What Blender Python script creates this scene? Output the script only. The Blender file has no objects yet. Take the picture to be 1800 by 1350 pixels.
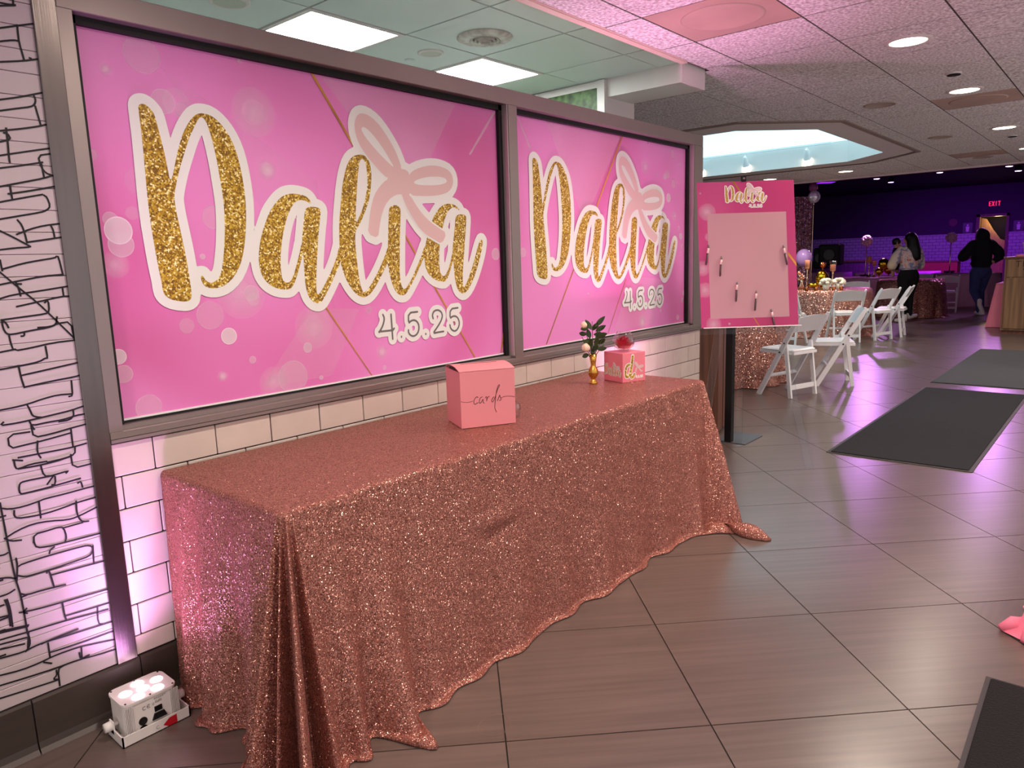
import bpy, math, random
import numpy as np
from mathutils import Vector, Matrix

# ------------------------------------------------------------------ camera, world, exposure
scene = bpy.context.scene
col = scene.collection
R_ = math.radians
F_PX, YAW, PITCH, ROLL, CAM_H = 1276.72, R_(40.7523), R_(-9.5541), R_(-1.7926), 1.375
fw = Vector((math.cos(YAW)*math.cos(PITCH), math.sin(YAW)*math.cos(PITCH), math.sin(PITCH)))
rt = Vector((math.sin(YAW), -math.cos(YAW), 0.0))
up = rt.cross(fw)
rt, up = math.cos(ROLL)*rt + math.sin(ROLL)*up, -math.sin(ROLL)*rt + math.cos(ROLL)*up
cam = bpy.data.cameras.new('camera')
cam.sensor_fit = 'HORIZONTAL'; cam.sensor_width = 36.0; cam.lens = 36.0*F_PX/1800.0
cam.clip_start = 0.05; cam.clip_end = 200
cam_o = bpy.data.objects.new('camera', cam); col.objects.link(cam_o)
cam_o.matrix_world = Matrix(((rt.x, up.x, -fw.x, 0), (rt.y, up.y, -fw.y, 0), (rt.z, up.z, -fw.z, CAM_H), (0, 0, 0, 1)))
scene.camera = cam_o
def project(p):
    v = Vector(p) - Vector((0, 0, CAM_H)); w = v.dot(fw)
    if w < 0.05: return None
    return 900 + F_PX*v.dot(rt)/w, 675 - F_PX*v.dot(up)/w

world = bpy.data.worlds.new('world'); scene.world = world; world.use_nodes = True
world.node_tree.nodes['Background'].inputs[0].default_value = (1.0, 0.91, 0.93, 1)
world.node_tree.nodes['Background'].inputs[1].default_value = 0.8
vs = scene.view_settings
vs.view_transform = 'Standard'; vs.look = 'None'; vs.gamma = 1.0; vs.use_curve_mapping = False
vs.exposure = 0.12
scene.cycles.max_bounces = 4; scene.cycles.diffuse_bounces = 3; scene.cycles.glossy_bounces = 3; scene.cycles.adaptive_threshold = 0.03
CAN_W = 110.0          # recessed downlights
PANEL_E = 34.0         # kitchen light panels
UPLIGHT_W = 62.0      # pink floor uplights
PURPLE_W = 680.0      # purple stage lights
SKY_E = 2.0           # skylight glazing

# ------------------------------------------------------------------ helpers
random.seed(4)
rnd = random.random
def S(r, g, b):
    f = lambda c: (c/255/12.92) if c/255 <= 0.04045 else ((c/255+0.055)/1.055)**2.4
    return (f(r), f(g), f(b))
MATS = {}
def mat(name, color, rough=0.5, metal=0.0, emit=None, estr=0.0, noise=None, bump=None, spec=0.5, alpha=None, trans=0.0, ior=1.45, aniso=None, coat=0.0):
    """noise=(scale, amount[, stretch]) varies the colour; bump=(scale, distance[, stretch])"""
    m = bpy.data.materials.new(name); m.use_nodes = True
    nt = m.node_tree; b = nt.nodes['Principled BSDF']
    b.inputs['Base Color'].default_value = (*color, 1)
    b.inputs['Roughness'].default_value = rough; b.inputs['Metallic'].default_value = metal
    b.inputs['Specular IOR Level'].default_value = spec; b.inputs['IOR'].default_value = ior
    b.inputs['Transmission Weight'].default_value = trans; b.inputs['Coat Weight'].default_value = coat
    if emit: b.inputs['Emission Color'].default_value = (*emit, 1); b.inputs['Emission Strength'].default_value = estr
    if alpha is not None: b.inputs['Alpha'].default_value = alpha
    if noise or bump:
        tc = nt.nodes.new('ShaderNodeTexCoord')
        oi = nt.nodes.new('ShaderNodeObjectInfo')
        add = nt.nodes.new('ShaderNodeVectorMath'); add.operation = 'ADD'
        sc_ = nt.nodes.new('ShaderNodeVectorMath'); sc_.operation = 'SCALE'; sc_.inputs['Scale'].default_value = 37.0
        cmb = nt.nodes.new('ShaderNodeCombineXYZ')
        for i in range(3): nt.links.new(oi.outputs['Random'], cmb.inputs[i])
        nt.links.new(cmb.outputs[0], sc_.inputs[0])
        nt.links.new(tc.outputs['Object'], add.inputs[0]); nt.links.new(sc_.outputs[0], add.inputs[1])
        def tex(spec_):
            mp = nt.nodes.new('ShaderNodeVectorMath'); mp.operation = 'MULTIPLY'
            mp.inputs[1].default_value = spec_[2] if len(spec_) > 2 else (1, 1, 1)
            nt.links.new(add.outputs[0], mp.inputs[0])
            n = nt.nodes.new('ShaderNodeTexNoise'); n.inputs['Scale'].default_value = spec_[0]; n.inputs["Detail"].default_value = 2
            nt.links.new(mp.outputs[0], n.inputs['Vector']); return n
        if noise:
            n = tex(noise); mx = nt.nodes.new('ShaderNodeMix'); mx.data_type = 'RGBA'
            a = noise[1]
            mx.inputs['A'].default_value = (*[c*(1-a) for c in color], 1); mx.inputs['B'].default_value = (*[min(1, c*(1+a)) for c in color], 1)
            rp = nt.nodes.new('ShaderNodeMapRange'); rp.inputs[1].default_value = 0.3; rp.inputs[2].default_value = 0.7
            nt.links.new(n.outputs[0], rp.inputs[0]); nt.links.new(rp.outputs[0], mx.inputs['Factor'])
            nt.links.new(mx.outputs['Result'], b.inputs['Base Color'])
        if bump:
            n = tex(bump); bp = nt.nodes.new('ShaderNodeBump'); bp.inputs['Strength'].default_value = 1.0; bp.inputs['Distance'].default_value = bump[1]
            nt.links.new(n.outputs[0], bp.inputs['Height']); nt.links.new(bp.outputs[0], b.inputs['Normal'])
    MATS[name] = m
    return m

class MB:
    def __init__(self): self.v, self.f, self.mi = [], [], []
    def add(self, vs_, fs_, m=0):
        o = len(self.v); self.v += [tuple(p) for p in vs_]
        for f in fs_: self.f.append(tuple(o+i for i in f)); self.mi.append(m)
        return self
    def box(self, x0, x1, y0, y1, z0, z1, m=0, bev=0.0):
        if bev <= 0:
            v = [(x, y, z) for z in (z0, z1) for x, y in ((x0, y0), (x1, y0), (x1, y1), (x0, y1))]
            return self.add(v, [(3, 2, 1, 0), (4, 5, 6, 7), (0, 1, 5, 4), (1, 2, 6, 5), (2, 3, 7, 6), (3, 0, 4, 7)], m)
        e = bev
        rings = []
        for z, i in ((z0, e), (z0+e, 0), (z1-e, 0), (z1, e)):
            c = e
            rings.append([(x0+i+c*0, y0+i+c, z), (x0+i+c, y0+i, z), (x1-i-c, y0+i, z), (x1-i, y0+i+c, z), (x1-i, y1-i-c, z), (x1-i-c, y1-i, z), (x0+i+c, y1-i, z), (x0+i, y1-i-c, z)])
        v = [p for r in rings for p in r]; f = [tuple(reversed(range(8))), tuple(range(24, 32))]
        for k in range(3):
            for i in range(8): f.append((k*8+i, k*8+(i+1) % 8, (k+1)*8+(i+1) % 8, (k+1)*8+i))
        return self.add(v, f, m)
    def bar(self, a, b, w, h, upv=(0, 0, 1), m=0, w2=None, h2=None):
        a, b = Vector(a), Vector(b); d = (b-a).normalized(); u = Vector(upv)
        s = d.cross(u)
        if s.length < 1e-5: s = d.cross(Vector((0, 1, 0)))
        s.normalize(); t = s.cross(d)
        w2 = w if w2 is None else w2; h2 = h if h2 is None else h2
        v = []
        for p, ww, hh in ((a, w, h), (b, w2, h2)):
            for i, j in ((-1, -1), (1, -1), (1, 1), (-1, 1)): v.append(p + s*(i*ww/2) + t*(j*hh/2))
        return self.add(v, [(3, 2, 1, 0), (4, 5, 6, 7), (0, 1, 5, 4), (1, 2, 6, 5), (2, 3, 7, 6), (3, 0, 4, 7)], m)
    def tube(self, pts, rad, n=8, m=0, cap=True):
        pts = [Vector(p) for p in pts]
        rad = list(rad) if hasattr(rad, '__len__') else [rad]*len(pts)
        v, f = [], []
        ref = None
        for i, p in enumerate(pts):
            d = (pts[min(i+1, len(pts)-1)] - pts[max(i-1, 0)])
            d = d.normalized() if d.length > 1e-9 else Vector((0, 0, 1))
            if ref is None: ref = Vector((1, 0, 0)) if abs(d.x) < 0.8 else Vector((0, 1, 0))
            s = d.cross(ref).normalized(); t = s.cross(d).normalized(); ref = -t if False else ref
            for k in range(n):
                a = 2*math.pi*k/n; v.append(p + s*(rad[i]*math.cos(a)) + t*(rad[i]*math.sin(a)))
        for i in range(len(pts)-1):
            for k in range(n): f.append((i*n+k, i*n+(k+1) % n, (i+1)*n+(k+1) % n, (i+1)*n+k))
        if cap: f += [tuple(reversed(range(n))), tuple((len(pts)-1)*n+k for k in range(n))]
        return self.add(v, f, m)
    def capsule(self, a, b, ra, rb, n=12, m=0):
        a, b = Vector(a), Vector(b); d = (b-a).normalized() if (b-a).length > 1e-6 else Vector((0, 0, 1))
        pts, rad = [], []
        for t in (90, 60, 30): pts.append(a - d*ra*math.sin(R_(t))); rad.append(max(1e-4, ra*math.cos(R_(t))))
        pts += [a, b]; rad += [ra, rb]
        for t in (30, 60, 90): pts.append(b + d*rb*math.sin(R_(t))); rad.append(max(1e-4, rb*math.cos(R_(t))))
        s = d.cross(Vector((1, 0, 0)) if abs(d.x) < 0.8 else Vector((0, 1, 0))).normalized(); t_ = s.cross(d)
        v, f = [], []
        for p, r in zip(pts, rad):
            for k in range(n): an = 2*math.pi*k/n; v.append(p + s*(r*math.cos(an)) + t_*(r*math.sin(an)))
        for i in range(len(pts)-1):
            for k in range(n): f.append((i*n+k, i*n+(k+1) % n, (i+1)*n+(k+1) % n, (i+1)*n+k))
        f += [tuple(reversed(range(n))), tuple((len(pts)-1)*n+k for k in range(n))]
        return self.add(v, f, m)
    def ball(self, c, rx, ry=None, rz=None, nu=16, nv=10, m=0, rot=None, fn=None):
        ry = rx if ry is None else ry; rz = rx if rz is None else rz
        v, f = [], []
        for i in range(nv+1):
            th = math.pi*i/nv
            for k in range(nu):
                ph = 2*math.pi*k/nu
                p = Vector((rx*max(1e-3, math.sin(th))*math.cos(ph), ry*max(1e-3, math.sin(th))*math.sin(ph), rz*math.cos(th)))
                if fn: p = p*fn(th, ph)
                if rot: p = rot @ p
                v.append(p + Vector(c))
        for i in range(nv):
            for k in range(nu): f.append((i*nu+k, (i+1)*nu+k, (i+1)*nu+(k+1) % nu, i*nu+(k+1) % nu))
        return self.add(v, f, m)
    def lathe(self, prof, c=(0, 0, 0), n=24, m=0, cap=True):
        v, f = [], []
        for r, z in prof:
            for k in range(n): a = 2*math.pi*k/n; v.append((c[0]+max(r, 1e-4)*math.cos(a), c[1]+max(r, 1e-4)*math.sin(a), c[2]+z))
        for i in range(len(prof)-1):
            for k in range(n): f.append((i*n+k, i*n+(k+1) % n, (i+1)*n+(k+1) % n, (i+1)*n+k))
        if cap: f += [tuple(reversed(range(n))), tuple((len(prof)-1)*n+k for k in range(n))]
        return self.add(v, f, m)
    def prism(self, poly, fn, m=0):
        """poly 2-D outline; fn(u, v, side) -> 3-D point, side 0/1"""
        n = len(poly)
        v = [fn(p[0], p[1], 0) for p in poly] + [fn(p[0], p[1], 1) for p in poly]
        f = [tuple(reversed(range(n))), tuple(range(n, 2*n))] + [(i, (i+1) % n, n+(i+1) % n, n+i) for i in range(n)]
        return self.add(v, f, m)
    def mesh(self, name, mats, smooth=False):
        me = bpy.data.meshes.new(name); me.from_pydata([tuple(p) for p in self.v], [], self.f)
        for m in (mats if isinstance(mats, (list, tuple)) else [mats]): me.materials.append(m)
        if any(self.mi): me.polygons.foreach_set('material_index', self.mi)
        if smooth: me.polygons.foreach_set('use_smooth', [True]*len(me.polygons))
        me.update()
        if smooth == 'auto':
            try: me.set_sharp_from_angle(angle=R_(38))
            except Exception: pass
        return me
    def build(self, name, mats, parent=None, smooth=False):
        return link(name, self.mesh(name, mats, smooth), parent)
def link(name, data, parent=None, loc=None, rot=None, scale=None):
    o = bpy.data.objects.new(name, data); col.objects.link(o)
    if parent is not None: o.parent = parent
    if loc is not None: o.location = loc
    if rot is not None: o.rotation_euler = rot
    if scale is not None: o.scale = scale
    return o
def tag(o, label=None, cat=None, group=None, kind=None):
    if label: o['label'] = label
    if cat: o['category'] = cat
    if group: o['group'] = group
    if kind: o['kind'] = kind
    return o
def thing(name, label, cat, loc=(0, 0, 0), rz=0.0, group=None):
    return tag(link(name, None, None, loc, (0, 0, rz)), label, cat, group)
def struct(name, mb, m, parent=None, smooth=False):
    o = mb.build(name, m, parent, smooth)
    if parent is None: o['kind'] = 'structure'
    return o
def copy_tree(o, parent=None):
    c = o.copy(); col.objects.link(c)
    if parent is not None: c.parent = parent
    for ch in list(o.children): copy_tree(ch, c)
    return c
def light(name, kind, loc, energy, color, parent=None, rot=None, **kw):
    l = bpy.data.lights.new(name, kind); l.energy = energy; l.color = color
    for k, v in kw.items(): setattr(l, k, v)
    return link(name, l, parent, loc, rot)

# signed-distance outlines, for the flat printed lettering
def sd_rings(rings, X, Z):
    d = np.full(X.shape, 1e9); ins = np.zeros(X.shape, bool)
    for ring in rings:
        P = np.array(ring); Q = np.roll(P, -1, axis=0)
        for (ax, az), (bx, bz) in zip(P, Q):
            ex, ez = bx-ax, bz-az; L = ex*ex+ez*ez+1e-12
            t = np.clip(((X-ax)*ex+(Z-az)*ez)/L, 0, 1)
            d = np.minimum(d, np.hypot(X-ax-t*ex, Z-az-t*ez))
            c = (az > Z) != (bz > Z)
            with np.errstate(divide='ignore', invalid='ignore'):
                xi = ax + (Z-az)/(bz-az if abs(bz-az) > 1e-12 else 1e-12)*ex
            ins ^= c & (X < xi)
    return np.where(ins, -d, d)
def sd_strokes(strokes, X, Z):
    d = np.full(X.shape, 1e9)
    for s in strokes:
        for (ax, az), (bx, bz) in zip(s[:-1], s[1:]):
            ex, ez = bx-ax, bz-az; L = ex*ex+ez*ez+1e-12
            t = np.clip(((X-ax)*ex+(Z-az)*ez)/L, 0, 1)
            d = np.minimum(d, np.hypot(X-ax-t*ex, Z-az-t*ez))
    return d
def smooth_ring(r, it=2, closed=True):
    for _ in range(it):
        n = len(r); o = []
        for i in range(n if closed else n-1):
            a, b = r[i], r[(i+1) % n]
            o += [(a[0]*.75+b[0]*.25, a[1]*.75+b[1]*.25), (a[0]*.25+b[0]*.75, a[1]*.25+b[1]*.75)]
        r = o if closed else [r[0]]+o+[r[-1]]
    return r
def contour(F, xs, zs, level, y=0.0):
    """region F < level as a flat mesh in the x-z plane"""
    G = F - level; nx, nz = len(xs), len(zs)
    mb = MB(); vid = {}
    def vert(key, p):
        if key not in vid: vid[key] = len(mb.v); mb.v.append(p)
        return vid[key]
    ins = G < 0
    for j in range(nz-1):
        row = ins[j:j+2]
        for i in range(nx-1):
            c = (ins[j, i], ins[j, i+1], ins[j+1, i+1], ins[j+1, i])
            if not any(c): continue
            k = ((i, j), (i+1, j), (i+1, j+1), (i, j+1)); poly = []
            for q in range(4):
                a, b = k[q], k[(q+1) % 4]
                if c[q]: poly.append(vert(a, (xs[a[0]], y, zs[a[1]])))
                if c[q] != c[(q+1) % 4]:
                    ga, gb = G[a[1], a[0]], G[b[1], b[0]]; t = ga/(ga-gb)
                    key = (a, b) if a < b else (b, a)
                    poly.append(vert(key, (xs[a[0]]+t*(xs[b[0]]-xs[a[0]]), y, zs[a[1]]+t*(zs[b[1]]-zs[a[1]]))))
            if len(poly) >= 3: mb.f.append(tuple(poly)); mb.mi.append(0)
    return mb
def ribbon(mb, pts, w, fn):
    """polyline ribbon of width w; fn(u, v) -> 3-D"""
    P = [Vector((p[0], p[1])) for p in pts]
    L, Rr = [], []
    for i, p in enumerate(P):
        d = P[min(i+1, len(P)-1)] - P[max(i-1, 0)]
        if d.length < 1e-9: d = Vector((1, 0))
        d.normalize(); n = Vector((-d.y, d.x))*w/2
        if i == 0: p = p - d*w*.4
        if i == len(P)-1: p = p + d*w*.4
        L.append(p+n); Rr.append(p-n)
    v = [fn(q.x, q.y) for q in L] + [fn(q.x, q.y) for q in Rr]; n = len(P)
    mb.add(v, [(i, i+1, n+i+1, n+i) for i in range(n-1)])

# ------------------------------------------------------------------ outlines of the printed and drawn marks, in metres on their plane (x, z)
GOLD=[[[(1.0488,1.8838),(1.0583,1.8915),(1.0709,1.8907),(1.085,1.8801),(1.0962,1.8639),(1.1025,1.8267),(1.1104,1.779),(1.1176,1.7229),(1.1236,1.6555),(1.1375,1.6931),(1.152,1.7413),(1.1715,1.7954),(1.1925,1.8369),(1.2185,1.8713),(1.2368,1.8841),(1.2543,1.8879),(1.2829,1.8846),(1.3105,1.8664),(1.3373,1.8341),(1.3575,1.792),(1.3706,1.7374),(1.379,1.6647),(1.3805,1.5963),(1.3725,1.5156),(1.3567,1.4403),(1.3393,1.3942),(1.3133,1.3543),(1.2794,1.3267),(1.2479,1.3167),(1.218,1.3181),(1.2013,1.3273),(1.1926,1.3445),(1.1929,1.3585),(1.1975,1.3639),(1.2016,1.3582),(1.2063,1.3468),(1.2199,1.3361),(1.2379,1.3371),(1.2577,1.3534),(1.2694,1.3787),(1.2802,1.424),(1.2902,1.4807),(1.2972,1.5485),(1.2986,1.6045),(1.2953,1.6599),(1.2901,1.7257),(1.2819,1.7903),(1.2722,1.8378),(1.2609,1.8686),(1.2503,1.8768),(1.238,1.8685),(1.2208,1.8401),(1.2001,1.8036),(1.1815,1.7597),(1.163,1.716),(1.1473,1.6727),(1.1344,1.6298),(1.1305,1.6084),(1.133,1.566),(1.1388,1.518),(1.1448,1.4695),(1.1501,1.4149),(1.1533,1.3654),(1.1554,1.3211),(1.1539,1.2906),(1.1472,1.2815),(1.1326,1.2779),(1.1051,1.2823),(1.0837,1.2891),(1.0686,1.3008),(1.0621,1.3147),(1.0608,1.3524),(1.0578,1.374),(1.0531,1.4273),(1.0504,1.4748),(1.0469,1.5375),(1.0461,1.5996),(1.0472,1.6562),(1.0484,1.7123),(1.0495,1.768),(1.0495,1.8132),(1.0485,1.8629)]],[[(1.6476,1.6132),(1.6429,1.6268),(1.6292,1.6385),(1.6037,1.6446),(1.5696,1.6469),(1.541,1.6417),(1.5177,1.6287),(1.4937,1.6064),(1.4693,1.5772),(1.4495,1.539),(1.4325,1.5011),(1.4199,1.4634),(1.4115,1.4209),(1.4109,1.3878),(1.4161,1.359),(1.4297,1.3346),(1.4497,1.3169),(1.4759,1.3045),(1.5034,1.2997),(1.526,1.2996),(1.5412,1.3103),(1.5583,1.3395),(1.5769,1.3837),(1.596,1.4331),(1.6045,1.4629),(1.5921,1.4679),(1.5814,1.4333),(1.5662,1.3939),(1.5515,1.3596),(1.5376,1.3328),(1.5254,1.3244),(1.5113,1.324),(1.501,1.3342),(1.4964,1.3564),(1.4967,1.3954),(1.5025,1.439),(1.5122,1.4825),(1.5242,1.5212),(1.539,1.56),(1.5558,1.5895),(1.5751,1.6143),(1.5961,1.6249),(1.6192,1.6244),(1.6361,1.6167),(1.6433,1.6121)]],[[(1.6189,1.5891),(1.6286,1.5992),(1.6525,1.6025),(1.6792,1.5995),(1.6876,1.5913),(1.6844,1.5686),(1.6743,1.5233),(1.665,1.4728),(1.6554,1.4123),(1.6469,1.3515),(1.6418,1.3007),(1.6438,1.2682),(1.667,1.2892),(1.6953,1.3293),(1.7241,1.3723),(1.7468,1.416),(1.7635,1.4625),(1.7654,1.3948),(1.7347,1.3486),(1.7055,1.3029),(1.6771,1.2628),(1.6599,1.2431),(1.6442,1.2389),(1.6208,1.248),(1.6047,1.2694),(1.5959,1.3028),(1.5941,1.3482),(1.5957,1.3982),(1.5964,1.4381),(1.5937,1.4728),(1.602,1.5124),(1.6118,1.5618)]],[[(1.7635,1.4625),(1.766,1.5142),(1.7723,1.5658),(1.7839,1.6276),(1.7951,1.6843),(1.8127,1.7414),(1.8321,1.781),(1.8567,1.8034),(1.8903,1.8125),(1.9135,1.8108),(1.9326,1.7968),(1.9418,1.7662),(1.9425,1.7242),(1.9332,1.6761),(1.9191,1.6279),(1.8953,1.5847),(1.8682,1.5418),(1.8462,1.5177),(1.8401,1.4834),(1.8408,1.4358),(1.8431,1.3826),(1.8474,1.3288),(1.8545,1.2907),(1.8662,1.2668),(1.8804,1.2732),(1.8718,1.2518),(1.8615,1.2513),(1.8416,1.2573),(1.8194,1.2736),(1.7955,1.3042),(1.7786,1.3366),(1.7684,1.3685),(1.7629,1.3949)],[(1.8885,1.7907),(1.9023,1.797),(1.915,1.7876),(1.9195,1.7593),(1.9215,1.7176),(1.917,1.6858),(1.9029,1.6378),(1.8864,1.6003),(1.867,1.5681),(1.8495,1.5415),(1.8521,1.5887),(1.8597,1.6412),(1.8673,1.6935),(1.8769,1.7459)]],[[(1.8468,1.2689),(1.8666,1.2685),(1.8941,1.2864),(1.9269,1.3251),(1.9606,1.371),(1.9906,1.4208),(2.0112,1.461),(2.0061,1.3936),(1.9836,1.3636),(1.9572,1.3274),(1.9237,1.285),(1.8917,1.2565),(1.8618,1.2502),(1.8419,1.2592)]],[[(2.022,1.6016),(2.0319,1.6166),(2.0591,1.6243),(2.081,1.617),(2.0873,1.6037),(2.079,1.529),(2.0713,1.4609),(2.0662,1.3924),(2.0621,1.3374),(2.0663,1.2957),(2.0783,1.2707),(2.0976,1.2803),(2.1282,1.3141),(2.1601,1.3624),(2.187,1.4042),(2.2205,1.4675),(2.2118,1.4109),(2.1957,1.3899),(2.1634,1.3411),(2.1267,1.2931),(2.0958,1.2559),(2.0765,1.2464),(2.0493,1.2513),(2.0243,1.2803),(2.0098,1.3255),(2.0014,1.3666),(2.001,1.4072),(2.0068,1.461),(2.0146,1.5281)]],[[(2.4424,1.6114),(2.4326,1.6257),(2.4039,1.6392),(2.3624,1.6413),(2.3259,1.6292),(2.2939,1.6032),(2.2666,1.5671),(2.244,1.5242),(2.2264,1.4817),(2.2137,1.4393),(2.2083,1.3896),(2.2147,1.3538),(2.2354,1.3245),(2.2691,1.3052),(2.304,1.295),(2.3299,1.2954),(2.3523,1.3205),(2.3704,1.3569),(2.389,1.401),(2.4019,1.4378),(2.3819,1.4232),(2.3665,1.3792),(2.3485,1.3428),(2.3262,1.3192),(2.3089,1.322),(2.297,1.3443),(2.2968,1.3879),(2.3012,1.4386),(2.3116,1.4891),(2.3267,1.5325),(2.3484,1.5833),(2.3709,1.6128),(2.4032,1.6283),(2.429,1.6183)]],[[(2.4106,1.5776),(2.4221,1.5925),(2.4491,1.5969),(2.4781,1.594),(2.4838,1.5793),(2.4732,1.5121),(2.4611,1.4374),(2.4489,1.3624),(2.4425,1.3098),(2.4428,1.2605),(2.4588,1.2712),(2.4929,1.3232),(2.5244,1.3835),(2.5505,1.4443),(2.5695,1.4786),(2.5813,1.484),(2.5899,1.4748),(2.5782,1.4288),(2.5518,1.3676),(2.52,1.307),(2.4836,1.2586),(2.4546,1.2371),(2.4326,1.236),(2.4066,1.2547),(2.3931,1.2966),(2.3879,1.349),(2.3869,1.401),(2.3819,1.4232),(2.3945,1.4894),(2.4062,1.5409)]]]
BOW=[[[(2.0231,1.7304),(1.9983,1.7451),(1.9623,1.7748),(1.9235,1.8099),(1.8938,1.845),(1.8766,1.8806),(1.8717,1.9172),(1.8777,1.9426),(1.8915,1.964),(1.9203,1.9726),(1.9605,1.9619),(2.0002,1.935),(2.0397,1.8912),(2.0715,1.8488),(2.0909,1.811),(2.106,1.7724),(2.0715,1.7301)],[(1.9035,1.9146),(1.9162,1.921),(1.9439,1.9097),(1.9829,1.8758),(2.0183,1.8374),(2.0498,1.7945),(2.0674,1.7709),(2.0322,1.7931),(1.9834,1.8279),(1.9364,1.868),(1.9101,1.8966)]],[[(2.0231,1.7304),(2.075,1.7767),(2.106,1.7724),(2.1286,1.7706),(2.146,1.7564),(2.1486,1.6637),(2.0959,1.6714),(2.0395,1.6587),(2.0118,1.6969)]],[[(2.0228,1.7271),(1.9815,1.6952),(1.9489,1.6578),(1.9279,1.6051),(1.9154,1.5528),(1.9048,1.5038),(1.9567,1.4864),(1.9673,1.5341),(1.9865,1.5939),(2.0206,1.6414),(2.0667,1.6667),(2.096,1.6728)]],[[(2.0969,1.6849),(2.0959,1.6714),(2.1098,1.6383),(2.1346,1.5984),(2.1687,1.5511),(2.2137,1.5098),(2.2708,1.4818),(2.318,1.4624),(2.351,1.511),(2.3043,1.5321),(2.256,1.5562),(2.2096,1.5902),(2.1741,1.6271),(2.1442,1.6669)]],[[(2.146,1.7564),(2.1848,1.7781),(2.243,1.7947),(2.2922,1.8011),(2.3419,1.7979),(2.387,1.7842),(2.4061,1.7583),(2.4038,1.7223),(2.376,1.6921),(2.3239,1.6767),(2.2636,1.669),(2.1958,1.6659),(2.147,1.6671),(2.124,1.7065)],[(2.16,1.7187),(2.1912,1.7356),(2.2496,1.7496),(2.309,1.7549),(2.3491,1.7532),(2.3689,1.7431),(2.363,1.7307),(2.3166,1.7188),(2.2569,1.714),(2.199,1.7121)]]]
DATE=[[(1.9577,1.1739),(1.9644,1.1615),(1.9614,1.1427),(1.949,1.1199),(1.9325,1.1024)],[(1.9326,1.1047),(2.0079,1.1038),(2.0147,1.1117)],[(2.0021,1.1718),(2.0027,1.1176),(2.0035,1.0667)],[(2.1518,1.1718),(2.099,1.1707),(2.0964,1.1254),(2.1129,1.1364),(2.1361,1.137),(2.1533,1.1219),(2.1568,1.099),(2.145,1.0751),(2.1211,1.0661),(2.1019,1.0742),(2.093,1.0874),(2.0944,1.0972)],[(2.2431,1.1348),(2.239,1.1503),(2.2488,1.1674),(2.272,1.1722),(2.2944,1.1629),(2.3021,1.143),(2.2916,1.1206),(2.2668,1.0944),(2.237,1.0689),(2.2688,1.071),(2.3046,1.0716)],[(2.4028,1.1723),(2.3527,1.1704),(2.3481,1.1265),(2.3671,1.1368),(2.3929,1.1335),(2.4084,1.1112),(2.4049,1.0849),(2.3851,1.0668),(2.3665,1.0672),(2.3489,1.082),(2.3463,1.0979)],[(2.0525,1.0728),(2.0523,1.0704)],[(2.1939,1.0717),(2.1937,1.0692)]]
CIRC=[[(1.0782,2.0374,.0557,.25,0),(.9662,1.9771,.0218,.5,1),(1.4038,2.08,.0149,.5,1),(1.443,1.9155,.0847,.4,2),(1.1288,1.9075,.0389,.35,0),(1.1705,1.9105,.0451,.2,0),(1.188,1.8896,.0237,.25,0),(1.4761,1.724,.04,.6,1),(.8974,1.7259,.0175,.3,0),(1.0245,1.657,.0414,.12,0),(.9953,1.5595,.0203,.2,0),(.9292,1.5396,.0226,.4,0),(.9522,1.4643,.0394,.45,0),(.949,1.5064,.042,.75,0),(.9284,1.4031,.0413,.35,2),(1.2584,1.5521,.0401,.25,0),(1.2068,1.4238,.01,.5,0),(1.3346,1.2991,.0948,.35,2),(1.3725,1.2939,.0277,.35,0),(1.3784,1.27,.0235,.3,0),(1.2127,1.2264,.0481,.25,0),(1.1289,1.1985,.026,.25,0),(1.273,1.1501,.0294,.85,0),(.9049,1.1216,.0243,.85,0),(.9139,1.0659,.0284,.4,0),(.9779,.9483,.0421,.3,0),(1.62,1.1515,.0844,.35,2),(1.5847,1.0757,.0196,.5,0),(1.3539,1.0572,.0141,.4,0),(1.2357,1.0142,.021,.6,1),(1.5115,.9722,.0628,.3,0),(1.4302,.9644,.0581,.35,2),(1.6355,.9523,.0095,.5,0),(1.943,1.0186,.0356,.5,1),(1.9524,.9504,.0102,.4,0),(2.6794,1.4135,.0291,.45,0),(1.8883,1.1965,.0247,.3,1)],[(4.1054,1.9326,.0486,.4,2),(4.455,2.0356,.0319,.25,0),(4.2438,1.8933,.0149,.4,1),(4.3538,1.888,.019,.5,0),(4.3885,1.903,.0254,.45,0),(4.4711,1.8503,.0324,.3,0),(4.4035,1.7564,.0283,.8,0),(4.4821,1.6419,.0329,.35,2),(4.575,1.5102,.0216,.7,0),(4.5454,1.5635,.0133,.4,0),(4.5906,1.4426,.0204,.3,0),(2.8901,1.4198,.0253,.4,0),(4.6254,1.1254,.0167,.7,0),(4.6055,1.0778,.0168,.5,0),(4.5399,.964,.0195,.4,0),(4.0667,.9682,.0517,.4,2),(4.301,1.0252,.0133,.4,0),(4.5532,1.9792,.0104,.5,0),(3.4684,1.1798,.0115,.5,1),(4.1375,2.077,.0085,.5,1)]]
LINES=[[[(1.6946,2.1187),(2.5075,.9279)],[(1.6803,1.2229),(1.8826,.9263)],[(2.7475,1.0527),(2.6951,.9283)]],[[(3.8375,2.1141),(3.0643,.9314)],[(3.8746,1.2507),(3.6666,.9346)]]]
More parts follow.
